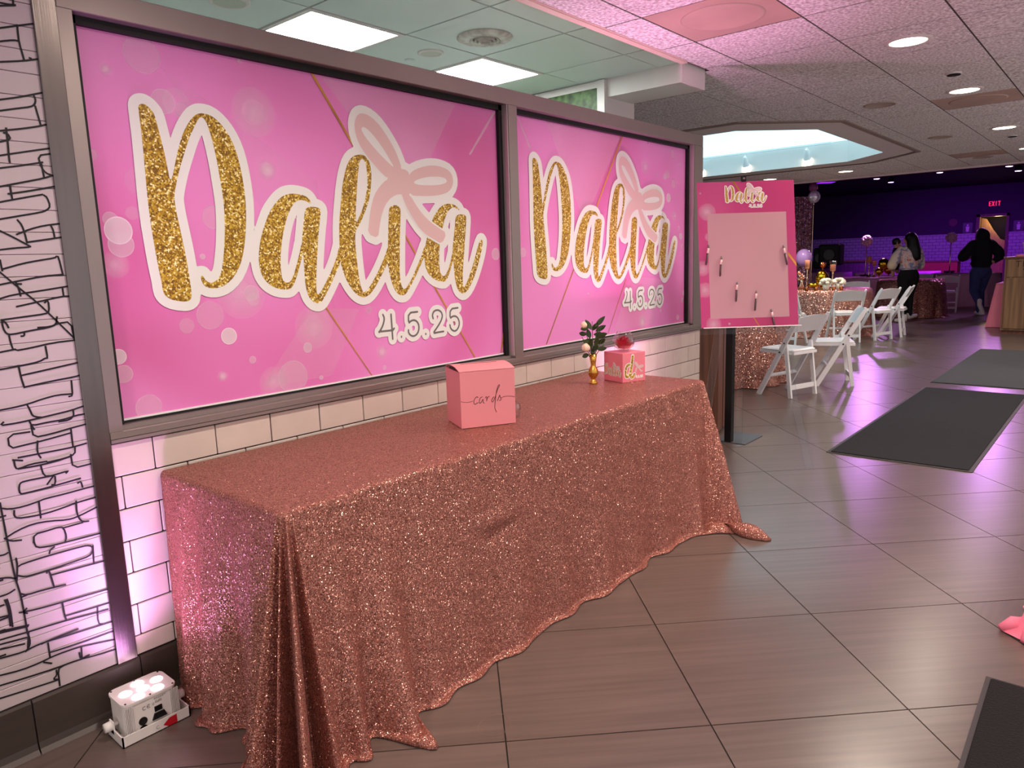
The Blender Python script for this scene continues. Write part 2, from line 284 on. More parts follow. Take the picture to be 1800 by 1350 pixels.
FACETS=[[[(1.7337,2.1115),(2.446,2.0977),(2.1525,1.6498),(1.9563,1.8552)],[(1.8427,1.2058),(1.6881,.9534),(1.3832,.9511),(1.614,1.2215)],[(2.7007,2.1128),(2.7178,2.111),(2.5304,1.8632),(2.5207,1.8691)],[(1.1291,2.0135),(1.6835,1.6968),(1.7249,1.2139),(1.2766,1.8094)]],[[(3.108,2.0942),(3.8153,2.1059),(3.5121,1.6725),(3.4023,1.6412)],[(2.8703,2.0939),(2.8813,2.1001),(2.9772,1.9368),(2.9688,1.9311)],[(3.9217,1.2613),(4.3266,1.2338),(4.2213,.9488),(3.7334,.9345)]]]
MARKS=[[(.7012,2.0889),(.7183,2.089),(.7359,2.0912)],[(.7002,2.0812),(.734,2.0896)],[(.7322,2.1027),(.7314,2.0913)],[(.6931,2.0247),(.7329,2.0386),(.7719,2.0517)],[(.7342,2.0407),(.7333,2.0196),(.7329,1.9966),(.7395,1.9546)],[(.6888,1.9907),(.7211,2.0004),(.7333,1.9997)],[(.6823,1.9384),(.7361,1.9502),(.7716,1.9611)],[(.7535,1.961),(.757,1.9601)],[(.6701,1.8415),(.7171,1.8547),(.7708,1.8734)],[(.6665,1.813),(.7098,1.8248),(.7394,1.8322),(.7505,1.8397),(.755,1.8521),(.7514,1.8643)],[(.7515,1.8358),(.7593,1.7849)],[(.66,1.7612),(.7141,1.7726),(.7554,1.7837),(.771,1.7895)],[(.6748,1.7694),(.6742,1.7362),(.672,1.6967),(.6722,1.681)],[(.6681,1.757),(.6766,1.756),(.6825,1.7409),(.6564,1.7325)],[(.6519,1.697),(.7138,1.7123),(.7727,1.7265)],[(.6478,1.6641),(.702,1.6753),(.751,1.6872)],[(.7708,1.7112),(.742,1.7047),(.7458,1.6746),(.7551,1.6589),(.7713,1.6531)],[(.7473,1.6869),(.75,1.6484)],[(.6417,1.6158),(.7001,1.6311),(.7495,1.6443),(.7713,1.6531)],[(.6586,1.5976),(.7118,1.6083),(.7715,1.6229)],[(.6648,1.619),(.6658,1.5852)],[(.6366,1.5752),(.6912,1.5883),(.7404,1.5999)],[(.7438,1.598),(.7507,1.593),(.756,1.5684),(.7464,1.5577),(.7306,1.551),(.678,1.5401),(.6309,1.5301)],[(.6713,1.529),(.6803,1.515),(.6845,1.4906),(.6865,1.468)],[(.6647,1.4904),(.6991,1.5051),(.7337,1.5151),(.7717,1.5207)],[(.7507,1.5153),(.7555,1.5016),(.7563,1.4827)],[(.627,1.4993),(.6565,1.4822),(.6932,1.4577)],[(.6866,1.4692),(.725,1.4751),(.7709,1.4828)],[(.6207,1.4492),(.6565,1.4538),(.6875,1.4557),(.6932,1.4577)],[(.6173,1.4218),(.6189,1.3935)],[(.6194,1.3975),(.6693,1.4118),(.707,1.4189),(.7513,1.4257),(.7538,1.4299),(.7595,1.4298),(.7649,1.3772)],[(.609,1.3564),(.6526,1.3645),(.7167,1.3758),(.765,1.3785)],[(.6132,1.3896),(.6505,1.3472),(.6893,1.3054),(.7154,1.2717),(.7727,1.1948)],[(.6466,1.3598),(.6517,1.343),(.653,1.3242)],[(.6481,1.3568),(.6588,1.3563)],[(.6043,1.3188),(.6336,1.3274),(.6966,1.3345),(.7707,1.3442)],[(.6404,1.2951),(.6854,1.3035),(.7576,1.3172),(.7713,1.3164)],[(.7592,1.34),(.7596,1.3171)],[(.7096,1.302),(.7192,1.3091),(.7178,1.2758),(.7076,1.2701),(.6513,1.2659),(.6006,1.2616)],[(.6006,1.2616),(.6013,1.2388),(.6065,1.2238),(.6184,1.2197),(.6648,1.2268),(.7105,1.2312),(.7306,1.2381),(.7351,1.2594)],[(.6006,1.2616),(.6101,1.2525),(.6138,1.2398)],[(.6843,1.2335),(.7145,1.233),(.7348,1.2408),(.7686,1.2437),(.7725,1.1926)],[(.6411,1.2134),(.6484,1.2135),(.6495,1.2218)],[(.6127,1.217),(.6139,1.198),(.6182,1.1745),(.6588,1.1784),(.7167,1.1873),(.7721,1.1891)],[(.5862,1.1748),(.6223,1.1791)],[(.6965,1.1786),(.6979,1.1438),(.6925,1.1466),(.6763,1.1377),(.6347,1.1323),(.5803,1.128)],[(.6249,1.1271),(.6267,1.097),(.6308,1.0707)],[(.6295,1.1052),(.6884,1.1123),(.7714,1.1228)],[(.6309,1.0716),(.6958,1.0784),(.7635,1.083),(.7719,1.0854)],[(.5664,1.0172),(.6,1.0189),(.6348,1.023),(.6739,1.0318),(.7107,1.0369),(.7474,1.0338)],[(.7504,1.0718),(.7498,1.0544),(.7483,1.0284),(.7388,1.0275)],[(.6312,1.022),(.6368,1.0041),(.6406,.9881),(.6502,.9829),(.6617,.9798)],[(.5642,.9779),(.5698,.9828)],[(.5671,.975),(.6001,.9744),(.6467,.9778),(.698,.9822),(.7386,.9861),(.7726,.9932)],[(.7447,.985),(.7444,.9692),(.7322,.959),(.7043,.959)],[(.6315,.9728),(.6357,.9601),(.6745,.9629),(.714,.9625),(.7523,.9695),(.773,.9693)],[(.6345,.962),(.6402,.9489)],[(.6341,.9587),(.6359,.9258),(.6792,.9273),(.7324,.9343),(.7709,.9382)],[(.6279,.9439),(.5754,.9457),(.5747,.9065),(.6092,.9092),(.6533,.9118),(.7307,.9204)],[(.7324,.9343),(.7315,.8793)],[(.6441,.9138),(.6391,.8803),(.6461,.8648)],[(.5923,.8772),(.6343,.8772),(.6944,.8768),(.7319,.8774),(.7675,.8813)],[(.7363,.8747),(.734,.8555),(.7066,.8492),(.6605,.8476)],[(.579,.8734),(.601,.8666)],[(.5812,.8729),(.5817,.849),(.5898,.8453),(.6195,.852),(.6593,.8506)],[(.5898,.8453),(.6302,.8435),(.6784,.8451),(.7224,.851)],[(.723,.8562),(.7238,.8148),(.7729,.8168)],[(.6434,.8428),(.6469,.8105),(.6645,.8061)],[(.6645,.8061),(.5966,.8075),(.586,.8034),(.5825,.7871),(.5838,.7746),(.5922,.7724),(.6576,.7743),(.7394,.7802)],[(.6528,.7844),(.6757,.8104),(.6734,.779),(.6643,.7796)],[(.6645,.8061),(.7144,.8105),(.7044,.8051)],[(.7315,.7676),(.7399,.7709),(.7425,.752)],[(.5323,.7467),(.5535,.7372),(.5876,.7354),(.6264,.7403),(.6418,.7438),(.6971,.7441),(.7419,.7467),(.7746,.7473)],[(.6262,.7386),(.6249,.6912)],[(.564,.7301),(.5621,.715),(.5696,.7059),(.601,.7018),(.6425,.7002),(.6798,.7038),(.7182,.7093),(.7722,.7128)],[(.7204,.7142),(.7181,.6819),(.7207,.6628),(.7301,.647),(.7461,.6448)],[(.5324,.6584),(.5654,.6723),(.6042,.6797),(.6486,.6752),(.6907,.6651),(.7195,.6668),(.7735,.6815)],[(.5324,.6584),(.545,.6464),(.5702,.6411)],[(.5989,.6247),(.6032,.6481),(.6362,.6485),(.6671,.6505),(.6788,.6443),(.6832,.6155),(.6766,.5994)],[(.6788,.6443),(.7299,.6452)],[(.5341,.7609),(.5351,.7247),(.5367,.6813)],[(.5291,.7214),(.5418,.7221)],[(.5361,.6847),(.5381,.635),(.5424,.5342),(.5453,.5164),(.5494,.4811),(.5513,.4125),(.5512,.3697)],[(.5156,.6139),(.5254,.6126),(.5341,.6158)],[(.6011,.6394),(.5998,.6231),(.6048,.6067),(.6343,.6012),(.6779,.5998),(.7733,.5977)],[(.6336,.5801),(.6365,.5898),(.6481,.5954)],[(.5533,.5678),(.5641,.5723),(.6311,.5745),(.7237,.573),(.7388,.5698),(.7486,.5612),(.7458,.5466),(.7349,.537),(.7039,.5344),(.6367,.5318),(.5868,.5314),(.5661,.5326),(.5501,.5418)],[(.7491,.5655),(.7452,.5088)],[(.5514,.5934),(.5522,.5723),(.5446,.525)],[(.5075,.5491),(.5269,.5453),(.5426,.5362)],[(.6197,.525),(.6264,.5355),(.6335,.4746)],[(.631,.5145),(.7011,.5111),(.7729,.5082)],[(.5502,.4872),(.5628,.4781),(.6015,.4781),(.6626,.4724)],[(.5506,.4765),(.5628,.4781)],[(.501,.4979),(.5211,.4984),(.537,.5048)],[(.5401,.4341),(.5775,.4274),(.6492,.4226),(.7742,.4159)],[(.5581,.4395),(.5483,.4307),(.558,.4247)],[(.6483,.4208),(.649,.3896),(.6518,.3663)],[(.655,.3774),(.7157,.3737),(.7731,.3713)],[(.739,.3711),(.7348,.318),(.7478,.3102)],[(.7369,.3537),(.7668,.3521)],[(.5108,.4836),(.5158,.4566),(.5144,.4046)],[(.5159,.4837),(.5201,.4506),(.5189,.4005)],[(.4935,.4385),(.5133,.4366)],[(.4926,.4306),(.5144,.432)],[(.4886,.3988),(.557,.3886)],[(.4879,.3936),(.5548,.3853)],[(.4854,.3741),(.5528,.3689),(.6533,.3634),(.737,.3546)],[(.4838,.361),(.5475,.354)],[(.482,.347),(.5403,.3379)],[(.4788,.321),(.5392,.3146),(.5608,.32),(.593,.3209),(.6551,.3158),(.774,.3084)],[(.5821,.3192),(.6004,.322),(.6789,.3244)],[(.5512,.3697),(.5553,.3463),(.5527,.3258),(.5408,.3139)],[(.5542,.3662),(.5473,.3239)],[(.5977,.3144),(.5975,.2681)],[(.6013,.2841),(.6735,.2784),(.7744,.2765)],[(.4726,.2721),(.5225,.264),(.5718,.2647),(.6124,.2702),(.6722,.2677),(.7026,.2622),(.7752,.2481)],[(.5975,.2681),(.5737,.2659),(.5989,.2497)],[(.4689,.2428),(.5364,.2356),(.6075,.23),(.6676,.2288),(.7213,.2201),(.7756,.2154)],[(.6813,.2635),(.6791,.2281)],[(.6738,.2488),(.6751,.2276),(.6988,.2304)],[(.4642,.2054),(.5318,.1984),(.6084,.1914)],[(.6085,.2228),(.6085,.2072),(.5965,.1995),(.6087,.1936)],[(.6116,.1718),(.6123,.2233),(.6258,.2281)]]
CARDS=[[(-0.0044,.1085),(.0154,.1029),(.033,.1016),(.0484,.1057)],[(.0692,.1172),(.0656,.1213),(.0577,.1159),(.0521,.1041),(.0529,.093),(.058,.0913),(.0684,.0976)],[(.0871,.1179),(.0794,.1162),(.0738,.1045),(.0746,.0933),(.0811,.0951),(.0908,.1127),(.0888,.0956),(.0938,.0926)],[(.1016,.1264),(.1055,.1285),(.1064,.1185),(.1102,.1169),(.1042,.094)],[(.1333,.1135),(.1252,.1043),(.1236,.0946),(.13,.0939),(.1398,.1128),(.1499,.1416),(.1595,.1556),(.1571,.1607),(.1503,.1515),(.1428,.1249),(.1376,.0882),(.1356,.0685),(.1428,.0528)],[(.1584,.1235),(.1618,.1107),(.1626,.0957),(.1557,.0864),(.1533,.0916),(.1631,.1081)],[(.163,.1069),(.1776,.1117),(.196,.1116),(.2196,.1064)]]
DSTROKES=[[(.0439,.0896),(.0258,.0858),(.0167,.0615),(.0183,.036),(.0291,.0264),(.0436,.0361),(.0582,.0741),(.0657,.1325)],[(.0657,.1296),(.0583,.0882),(.0509,.0523),(.0544,.0208),(.0653,.0224),(.0763,.0383)]]
# ------------------------------------------------------------------ materials
M_white = mat('white_paint', S(226, 220, 216), 0.5)
M_slat = mat('white_slat', S(190, 177, 179), 0.38, noise=(3.0, 0.04), bump=(25.0, 0.0004))
M_tile = mat('wall_tile_glaze', S(206, 192, 183), 0.22, noise=(7.0, 0.05), bump=(9.0, 0.0006))
M_grout = mat('dark_grout', S(40, 34, 32), 0.9)
M_base = mat('base_tile', S(62, 52, 47), 0.42, noise=(4.0, 0.1, (1, 1, 6)))
M_floor = mat('floor_tile', S(96, 82, 76), 0.28, noise=(3.0, 0.16, (0.6, 14, 1)), bump=(7.0, 0.00018, (0.5, 22, 1)), spec=0.8)
M_fgrout = mat('floor_grout', S(38, 32, 29), 0.9)
M_steel = mat('brushed_steel', S(124, 116, 114), 0.24, 1.0, noise=(6.0, 0.06, (12, 12, 0.4)), bump=(10.0, 0.0002, (30, 30, 0.3)))
M_alu = mat('bronze_aluminium', S(152, 141, 137), 0.42, 0.75, noise=(5.0, 0.03))
M_alu_light = mat('light_aluminium', S(196, 186, 184), 0.4, 0.6)
M_black = mat('black_rubber', S(12, 11, 12), 0.6)
M_blackgloss = mat('black_plastic', S(14, 14, 16), 0.35)
M_ctile = mat('mineral_ceiling_tile', S(238, 228, 226), 0.95, noise=(58.0, 0.5), bump=(58.0, 0.005))
M_cback = mat('dark_ceiling_backing', S(70, 62, 58), 0.9)  # dark backing slab that shows as joint lines between the tiles
M_vent = mat('vent_panel', S(190, 165, 150), 0.55, noise=(2.5, 0.12))
M_ktile = mat('vinyl_ceiling_tile', S(214, 226, 220), 0.42, noise=(2.0, 0.03))
M_kgrid = mat('grid_metal', S(150, 158, 150), 0.5)
M_trim = mat('cream_trim', S(222, 200, 185), 0.5)
M_dark = mat('dark_hall_ceiling', S(22, 18, 24), 0.9)
M_rustwhite = mat('stained_white_metal', S(205, 200, 190), 0.5, noise=(22.0, 0.25))

def mat_hall_wall():
    m = mat('hall_wall', S(96, 60, 110), 0.85); nt = m.node_tree; b = nt.nodes['Principled BSDF']
    tc = nt.nodes.new('ShaderNodeTexCoord'); sx = nt.nodes.new('ShaderNodeSeparateXYZ'); cb = nt.nodes.new('ShaderNodeCombineXYZ')
    nt.links.new(tc.outputs['Object'], sx.inputs[0]); nt.links.new(sx.outputs[1], cb.inputs[0]); nt.links.new(sx.outputs[2], cb.inputs[1])
    br = nt.nodes.new('ShaderNodeTexBrick'); br.inputs['Scale'].default_value = 1.0
    br.inputs['Brick Width'].default_value = 0.209; br.inputs['Row Height'].default_value = 0.1055; br.inputs['Mortar Size'].default_value = 0.006
    br.inputs['Color1'].default_value = (*S(176, 168, 178), 1); br.inputs['Color2'].default_value = (*S(166, 158, 170), 1); br.inputs['Mortar'].default_value = (*S(84, 76, 88), 1)
    nt.links.new(cb.outputs[0], br.inputs['Vector']); nt.links.new(br.outputs['Color'], b.inputs['Base Color'])
    b.inputs['Roughness'].default_value = 0.3
    return m
M_hwall = mat_hall_wall()
M_hpaint = mat('dark_purple_paint', S(66, 48, 70), 0.8)

# ------------------------------------------------------------------ floor: square tiles laid at 45 degrees to the wall
PITCH_T, A0, B0 = 0.612, 1.909, 0.091
s2 = math.sqrt(0.5)
fl = struct('floor', MB().box(-3, 30, -3.2, 14, -0.12, -0.004), M_fgrout)
h = 0.612/2-0.0022
tmesh = MB().box(-h, h, -h, h, -0.010, 0.0).mesh('floor_tile', M_floor)
cells = []
for i in range(-14, 60):
    for j in range(-32, 60):
        a, b = A0+(i+.5)*PITCH_T, B0+(j+.5)*PITCH_T
        x, y = (a+b)*s2, (a-b)*s2
        if not (-2.9 < x < 29.4 and -2.9 < y < 13.5): continue
        q = project((x, y, 0)); d = math.hypot(x, y)
        cells.append((0 if q and -120 < q[0] < 1920 and -50 < q[1] < 1560 else 1, d, x, y, y > 2.3 and x < 4.9))
cells.sort()
far = MB(); n_t = 0
for vis, d, x, y, hid in cells:
    if vis == 0 and n_t < 300 and not hid:
        link('floor_tile', tmesh, fl, (x, y, 0), (0, 0, -R_(45))); n_t += 1
    else:
        c_, s_ = math.cos(-R_(45)), math.sin(-R_(45))
        v = [(x+c_*px-s_*py, y+s_*px+c_*py, z) for z in (-0.01, 0) for px, py in ((-h, -h), (h, -h), (h, h), (-h, h))]
        far.add(v, [(3, 2, 1, 0), (4, 5, 6, 7), (0, 1, 5, 4), (1, 2, 6, 5), (2, 3, 7, 6), (3, 0, 4, 7)])
tag(far.build('floor_tiles', M_floor, fl), kind='stuff')

# ------------------------------------------------------------------ wall on the left: partition with slats, tiles, window
YW = 2.343
wl = struct('wall_left', MB().box(-3, 0.83, YW+.012, 2.50, 0, 2.62).box(0.83, 4.785, YW+.006, 2.47, 0, 0.866), M_grout)
sp = 0.0605
n_s = 0
sl = MB().box(-0.5, 0.5, -0.012, 0, 0, sp-.0012, bev=0.0016).mesh('slat', M_slat)
z = 0.166
while z < 2.6:
    link('slat', sl, wl, ((-0.3+.775)/2, YW+.012, z), None, (1.075, 1, 1)); z += sp
TW, TH = 0.2085, 0.1052
def wall_tile(x0, x1, z0, z1, cache={}):
    k = (round(x1-x0, 3), round(z1-z0, 3))
    if k not in cache: cache[k] = MB().box(0, k[0], -0.008, 0, 0, k[1], bev=0.0018).mesh('wall_tile', M_tile)
    link('wall_tile', cache[k], wl, (x0, YW+.007, z0))
for r in range(7):
    z1 = 0.860-r*TH; z0 = max(z1-TH+.004, 0.168)
    xx = (0.959 if r % 2 == 0 else 0.855) - TW
    while xx < 4.785:
        a, b = max(xx+.002, 0.834), min(xx+TW-.002, 4.784)
        if b-a > 0.012: wall_tile(a, b, z0, z1)
        xx += TW
# cove base of dark tiles
bb = struct('baseboard_left', MB().box(-3, 4.785, YW-.002, YW+.006, 0, 0.164), M_grout)
bt = MB().prism([(0, 0), (0.032, 0), (0.020, 0.012), (0.014, 0.03), (0.012, 0.155), (0.008, 0.163), (0, 0.163)], lambda u, v, s: ((0.002 if s == 0 else 0.3025), -u, v)).mesh('base_tile', M_base)
xx = 0.535-0.3045*11
while xx < 4.6:
    link('base_tile', bt, bb, (xx, YW+.004, 0)); xx += 0.3045
# steel corner guard
struct('trim_1', MB().box(0.772, 0.833, YW-.010, YW+.02, 0.165, 2.6, bev=0.002), M_steel)
# marker drawing of rough bricks over the slats
mb = MB()
for k, s in enumerate(MARKS):
    s = smooth_ring(s, 1, False) if len(s) > 2 else s
    ribbon(mb, [(min(x, .7735), z) for x, z in s], 0.0049, lambda u, v: (u, YW-.0012-(k % 7)*.00012, v))
for k in range(64):                                   # the drawing goes on to the left, out of the frame
    z0 = 0.25+k*0.036; x1 = 0.40+rnd()*.12 if k < 40 else .55+rnd()*.1; x0 = x1-0.25-rnd()*.4
    ribbon(mb, [(x0, z0-.01), ((x0+x1)/2, z0+rnd()*.01), (x1, z0+.005)], 0.0052, lambda u, v: (u, YW-.0022, v))
    ribbon(mb, [(x1-.06, z0), (x1-.05+rnd()*.01, z0+.035)], 0.0052, lambda u, v: (u, YW-.0024, v))
mb.build('marker_drawing', M_black, wl)

# window frame of bronze aluminium
win = tag(link('window_1', None), kind='structure')
YF, YGL = 2.335, 2.39
MB().box(0.833, 4.785, YF, 2.46, 2.108, 2.178, bev=0.002).build('top_rail', M_alu, win)
MB().box(0.833, 4.785, YF-.006, 2.46, 0.866, 0.876).box(0.833, 4.785, YF, 2.46, 0.876, 0.899, bev=0.002).box(0.872, 4.70, YF+.022, 2.46, 0.899, 0.912).build('sill', M_alu, win)
MB().box(0.833, 0.872, YF, 2.46, 0.899, 2.108).build('jamb', M_alu, win)
MB().box(4.662, 4.785, YF, 2.46, 0.899, 2.108).build('jamb', M_alu, win)
MB().box(2.744, 2.807, YF, 2.46, 0.899, 2.108).build('mullion', M_alu, win)
MB().box(4.655, 4.662, YF+.004, 2.40, 0.912, 2.108).build('reveal', M_alu_light, win)
MB().box(2.737, 2.744, YF+.004, 2.40, 0.912, 2.108).build('reveal', M_alu_light, win)
for a, b in ((0.872, 2.737), (2.807, 4.655)):
    g = MB()
    g.box(b-.022, b, YF+.036, 2.395, 0.912, 2.108).box(a, b, YF+.036, 2.395, 2.085, 2.108).box(a, b, YF+.05, 2.395, 0.912, 0.920).box(a, a+.02, YF+.036, 2.395, .912, 2.108)
    g.build('gasket', M_black, win)
    MB().box(a, b, 2.392, 2.40, 0.905, 2.11).build('pane', M_black, win)

# ------------------------------------------------------------------ dining ceiling with mineral tiles, tray recess
ZC = 2.6
GX, GY, GP = 4.135, 2.075, 0.61
def octa(x0, x1, y0, y1, c): return [(x0+c, y0), (x1-c, y0), (x1, y0+c), (x1, y1-c), (x1-c, y1), (x0+c, y1), (x0, y1-c), (x0, y0+c)]
OUT = octa(6.86, 11.36, 2.29, 6.6, 0.72); INN = octa(7.26, 10.96, 2.595, 6.3, 0.60)
def clip(poly, a, b, keep_left):
    def side(p): return ((b[0]-a[0])*(p[1]-a[1])-(b[1]-a[1])*(p[0]-a[0]))*(1 if keep_left else -1)
    o = []
    for i in range(len(poly)):
        p, q = poly[i], poly[(i+1) % len(poly)]; sp_, sq = side(p), side(q)
        if sp_ >= 0: o.append(p)
        if (sp_ > 0 > sq) or (sp_ < 0 < sq): t = sp_/(sp_-sq); o.append((p[0]+t*(q[0]-p[0]), p[1]+t*(q[1]-p[1])))
    return o
def minus(poly, conv):
    out = []; cur = poly
    for i in range(len(conv)):
        a, b = conv[i], conv[(i+1) % len(conv)]
        o = clip(cur, a, b, False)
        if len(o) >= 3 and abs(sum(o[k][0]*o[(k+1) % len(o)][1]-o[(k+1) % len(o)][0]*o[k][1] for k in range(len(o)))) > 1e-4: out.append(o)
        cur = clip(cur, a, b, True)
        if len(cur) < 3: break
    return out
def slab(mb, poly, z0, z1, m=0):
    mb.prism(poly, lambda u, v, s: (u, v, z0 if s == 0 else z1), m)
def rect(x0, x1, y0, y1): return [(x0, y0), (x1, y0), (x1, y1), (x0, y1)]
XE = 13.42
mb = MB()
slab(mb, rect(-3, 4.82, -3.2, 2.32), ZC+.0025, ZC+.1)
for p in minus(rect(4.82, XE, -3.2, 9), OUT): slab(mb, p, ZC+.0025, ZC+.1)
ceil = struct('ceiling', mb, M_cback)
g = 0.0055
cm = MB().box(g, GP-g, g, GP-g, 0, 0.014).mesh('ceiling_tile', M_ctile)
VENTS = {(3.525, 1.465), (7.185, .855), (11.455, 1.465), (11.455, .245)}
rest = MB(); tiles = []
for i in range(-14, 17):
    for j in range(-15, 12):
        x0, y0 = GX+i*GP, GY+j*GP; x1, y1 = x0+GP, y0+GP
        if x0 > XE-.05 or x1 < -2.6 or y0 < -3.2: continue
        if any(abs(x0-vx) < .02 and abs(y0-vy) < .02 for vx, vy in VENTS): continue
        polys = [rect(x0+g, x1-g, y0+g, y1-g)]
        if x1 > XE: polys = [clip(p, (XE, -9), (XE, 20), True) for p in polys]
        if x0 < 4.82 and y1 > 2.31:
            polys = [q for p in polys for q in ([clip(p, (-9, 2.308), (20, 2.308), False)] + [clip(clip(p, (-9, 2.308), (20, 2.308), True), (4.825, -9), (4.825, 20), False)]) if len(q) >= 3]
        if x1 > OUT[-1][0] and y1 > 2.29: polys = [q for p in polys for q in minus(p, OUT)]
        polys = [p for p in polys if len(p) >= 3]
        if not polys: continue
        q = project(((x0+x1)/2, (y0+y1)/2, ZC))
        vis = bool(q) and -60 < q[0] < 1860 and -160 < q[1] < 360
        full = len(polys) == 1 and len(polys[0]) == 4 and abs(polys[0][0][0]-x0-g) < 1e-6 and abs(polys[0][2][0]-x1+g) < 1e-6 and abs(polys[0][2][1]-y1+g) < 1e-6
        if vis and full: link('ceiling_tile', cm, ceil, (x0, y0, ZC))
        elif vis:
            t_ = MB()
            for p in polys: slab(t_, [(u-x0, v-y0) for u, v in p], 0, 0.014)
            t_.build('ceiling_tile', M_ctile, ceil).location = (x0, y0, ZC)
        else:
            for p in polys: slab(rest, p, ZC, ZC+.014)
tag(rest.build('ceiling_tiles', M_ctile, ceil), kind='stuff')
for vx, vy in sorted(VENTS):
    v = thing('ceiling_vent', {3.525: 'square metal ceiling vent nearest the camera, glowing pink from the uplight', 7.185: 'square metal ceiling vent beside the second downlight', 11.455: ('narrow looking square ceiling vent far back beside the tray recess' if vy > 1 else 'square ceiling vent far back at the right edge')}[vx], 'vent', (vx+GP/2, vy+GP/2, ZC), 0, 'ceiling vents')
    MB().box(-.30, .30, -.30, .30, .001, .02).build('panel', M_vent, v)
    MB().lathe([(0.12, .0), (0.20, -.004), (0.215, -.001), (0.215, .004)], n=36).build('diffuser_ring', M_vent, v, True)
# tray recess: flat white border, upstand, skylight
tray = tag(link('ceiling_tray', None), kind='structure')
def ring_mesh(a, b, za, zb):
    n = len(a); m = MB()
    return m.add([(p[0], p[1], za) for p in a]+[(p[0], p[1], zb) for p in b], [(i, (i+1) % n, n+(i+1) % n, n+i) for i in range(n)])
rm = ring_mesh(OUT, INN, ZC-.004, ZC-.004); n = 8
rm.add([(p[0], p[1], ZC-.004) for p in OUT]+[(p[0], p[1], ZC+.02) for p in OUT], [(i, (i+1) % n, n+(i+1) % n, n+i) for i in range(n)])
rm.build('border', M_white, tray)
ring_mesh(INN, INN, ZC-.004, 2.885).build('upstand', M_white, tray)
mo = octa(6.80, 11.42, 2.235, 6.66, 0.74)
mm = ring_mesh(mo, OUT, ZC-.012, ZC-.012)
mm.add([(p[0], p[1], ZC-.012) for p in mo]+[(p[0], p[1], ZC+.002) for p in mo], [(i, (i+1) % n, n+(i+1) % n, n+i) for i in range(n)])
mm.build('moulding', mat('tray_moulding', S(150, 132, 122), 0.6), tray)
sk = MB(); sk.add([(p[0], p[1], 2.885) for p in INN], [tuple(range(8))])
sk.build('window_pane', mat('skylight_glazing', S(220, 235, 240), 0.4, emit=S(170, 218, 232), estr=SKY_E), tray)
# edge band between dining ceiling and hall
struct('trim_2', MB().box(XE-.02, XE+.06, -3.2, 9, ZC-.02, 3.45), mat('pink_white_band', S(226, 205, 205), 0.5))

# kitchen side: smooth vinyl tiles, light panels, header, end wall
kc = struct('ceiling_kitchen', MB().box(-3.5, 4.49, 2.345, 7.5, ZC+.014, ZC+.1), M_kgrid)
KX, KY = 2.228, 2.513
kt = MB().box(.006, GP-.006, .006, GP-.006, 0, 0.012).mesh('ceiling_tile', M_ktile)
KP = {(2.228, 3.123-.0), (3.448, 3.123)}
KPAN = [(2.228, 3.123), (3.448, 3.123)]
for i in range(-9, 4):
    for j in range(-1, 8):
        x0, y0 = KX+i*GP, KY+j*GP
        if any(abs(x0-px) < .02 and abs(y0-py) < .02 for px, py in KPAN): continue
        ya = max(y0, 2.35)
        if j == -1 or x0+GP > 4.485:
            MB().box(x0+.006, min(x0+GP-.006, 4.485), ya, y0+GP-.006, 0, .012).build('ceiling_tile', M_ktile, kc).location = (0, 0, ZC+.002)
        else: link('ceiling_tile', kt, kc, (x0, y0, ZC+.002))
M_panel = mat('panel_diffuser', S(245, 250, 248), 0.4, emit=S(246, 255, 252), estr=PANEL_E)
for (px, py), lb in zip(KPAN, ('square lit ceiling panel behind the window, left of the round vent', 'square lit ceiling panel behind the window, right of the round vent')):
    t = thing('ceiling_light_panel', lb, 'light panel', (px, py, ZC), 0, 'lit kitchen ceiling panels')
    MB().box(.03, GP-.03, .03, GP-.03, .004, .012).build('diffuser', M_panel, t)
    MB().box(.004, GP-.004, .004, .032, -.002, .014).box(.004, GP-.004, GP-.032, GP-.004, -.002, .014).box(.004, .032, .032, GP-.032, -.002, .014).box(GP-.032, GP-.004, .032, GP-.032, -.002, .014).build('frame', M_white, t)
def kpoint(px, py):
    d = fw*F_PX + rt*(px-900) - up*(py-675); k = (ZC-CAM_H)/d.z
    return d.x*k, d.y*k
kx, ky = kpoint(852, 66)
t = thing('ceiling_air_vent', 'round white ceiling air vent with rust stains above the window', 'vent', (kx, ky, ZC))
MB().lathe([(0.02, .004), (0.15, .004), (0.155, -.004), (0.13, -.016), (0.085, -.018), (.082, .002)], n=40).build('flange', M_rustwhite, t, True)
for k, rr in enumerate((.078, .056, .034)):
    MB().lathe([(rr, -.004), (rr+.004, -.022-.006*k), (rr-.014, -.012-.006*k), (rr-.012, -.004)], n=32, cap=False).build('louvre', M_rustwhite, t, True)
MB().lathe([(0.078, .002), (0.02, .002)], n=24).build('duct', M_black, t)
kx, ky = kpoint(757, 93)
def can(t, r, lit, glassy=False):
    MB().lathe([(r*1.25, .002), (r*1.25, -.003), (r, -.008), (r*.96, -.003)], n=32, cap=False).build('trim_ring', M_white, t, True)
    MB().lathe([(r*.98, -.0045), (r*.8, -.0035), (r*.55, -.003), (.002, -.003)], n=32, cap=False).build('lens', lit, t)
M_unlit = mat('unlit_downlight', S(190, 195, 180), 0.3)
t = thing('recessed_downlight', 'small unlit round downlight between the two kitchen light panels', 'downlight', (kx, ky, ZC)); can(t, .062, M_unlit)
kx, ky = kpoint(403, 3)
t = thing('recessed_downlight', 'unlit round downlight at the top edge above the left window', 'downlight', (kx, ky, ZC)); can(t, .075, M_unlit)
kx, ky = kpoint(720, 106)
tag(MB().lathe([(0.03, .003), (.03, -.004), (.026, -.007), (.002, -.008)], n=24).build('ceiling_sensor', M_ktile, None, True), 'small round white cap on the kitchen ceiling', 'sensor').location = (kx, ky, ZC)
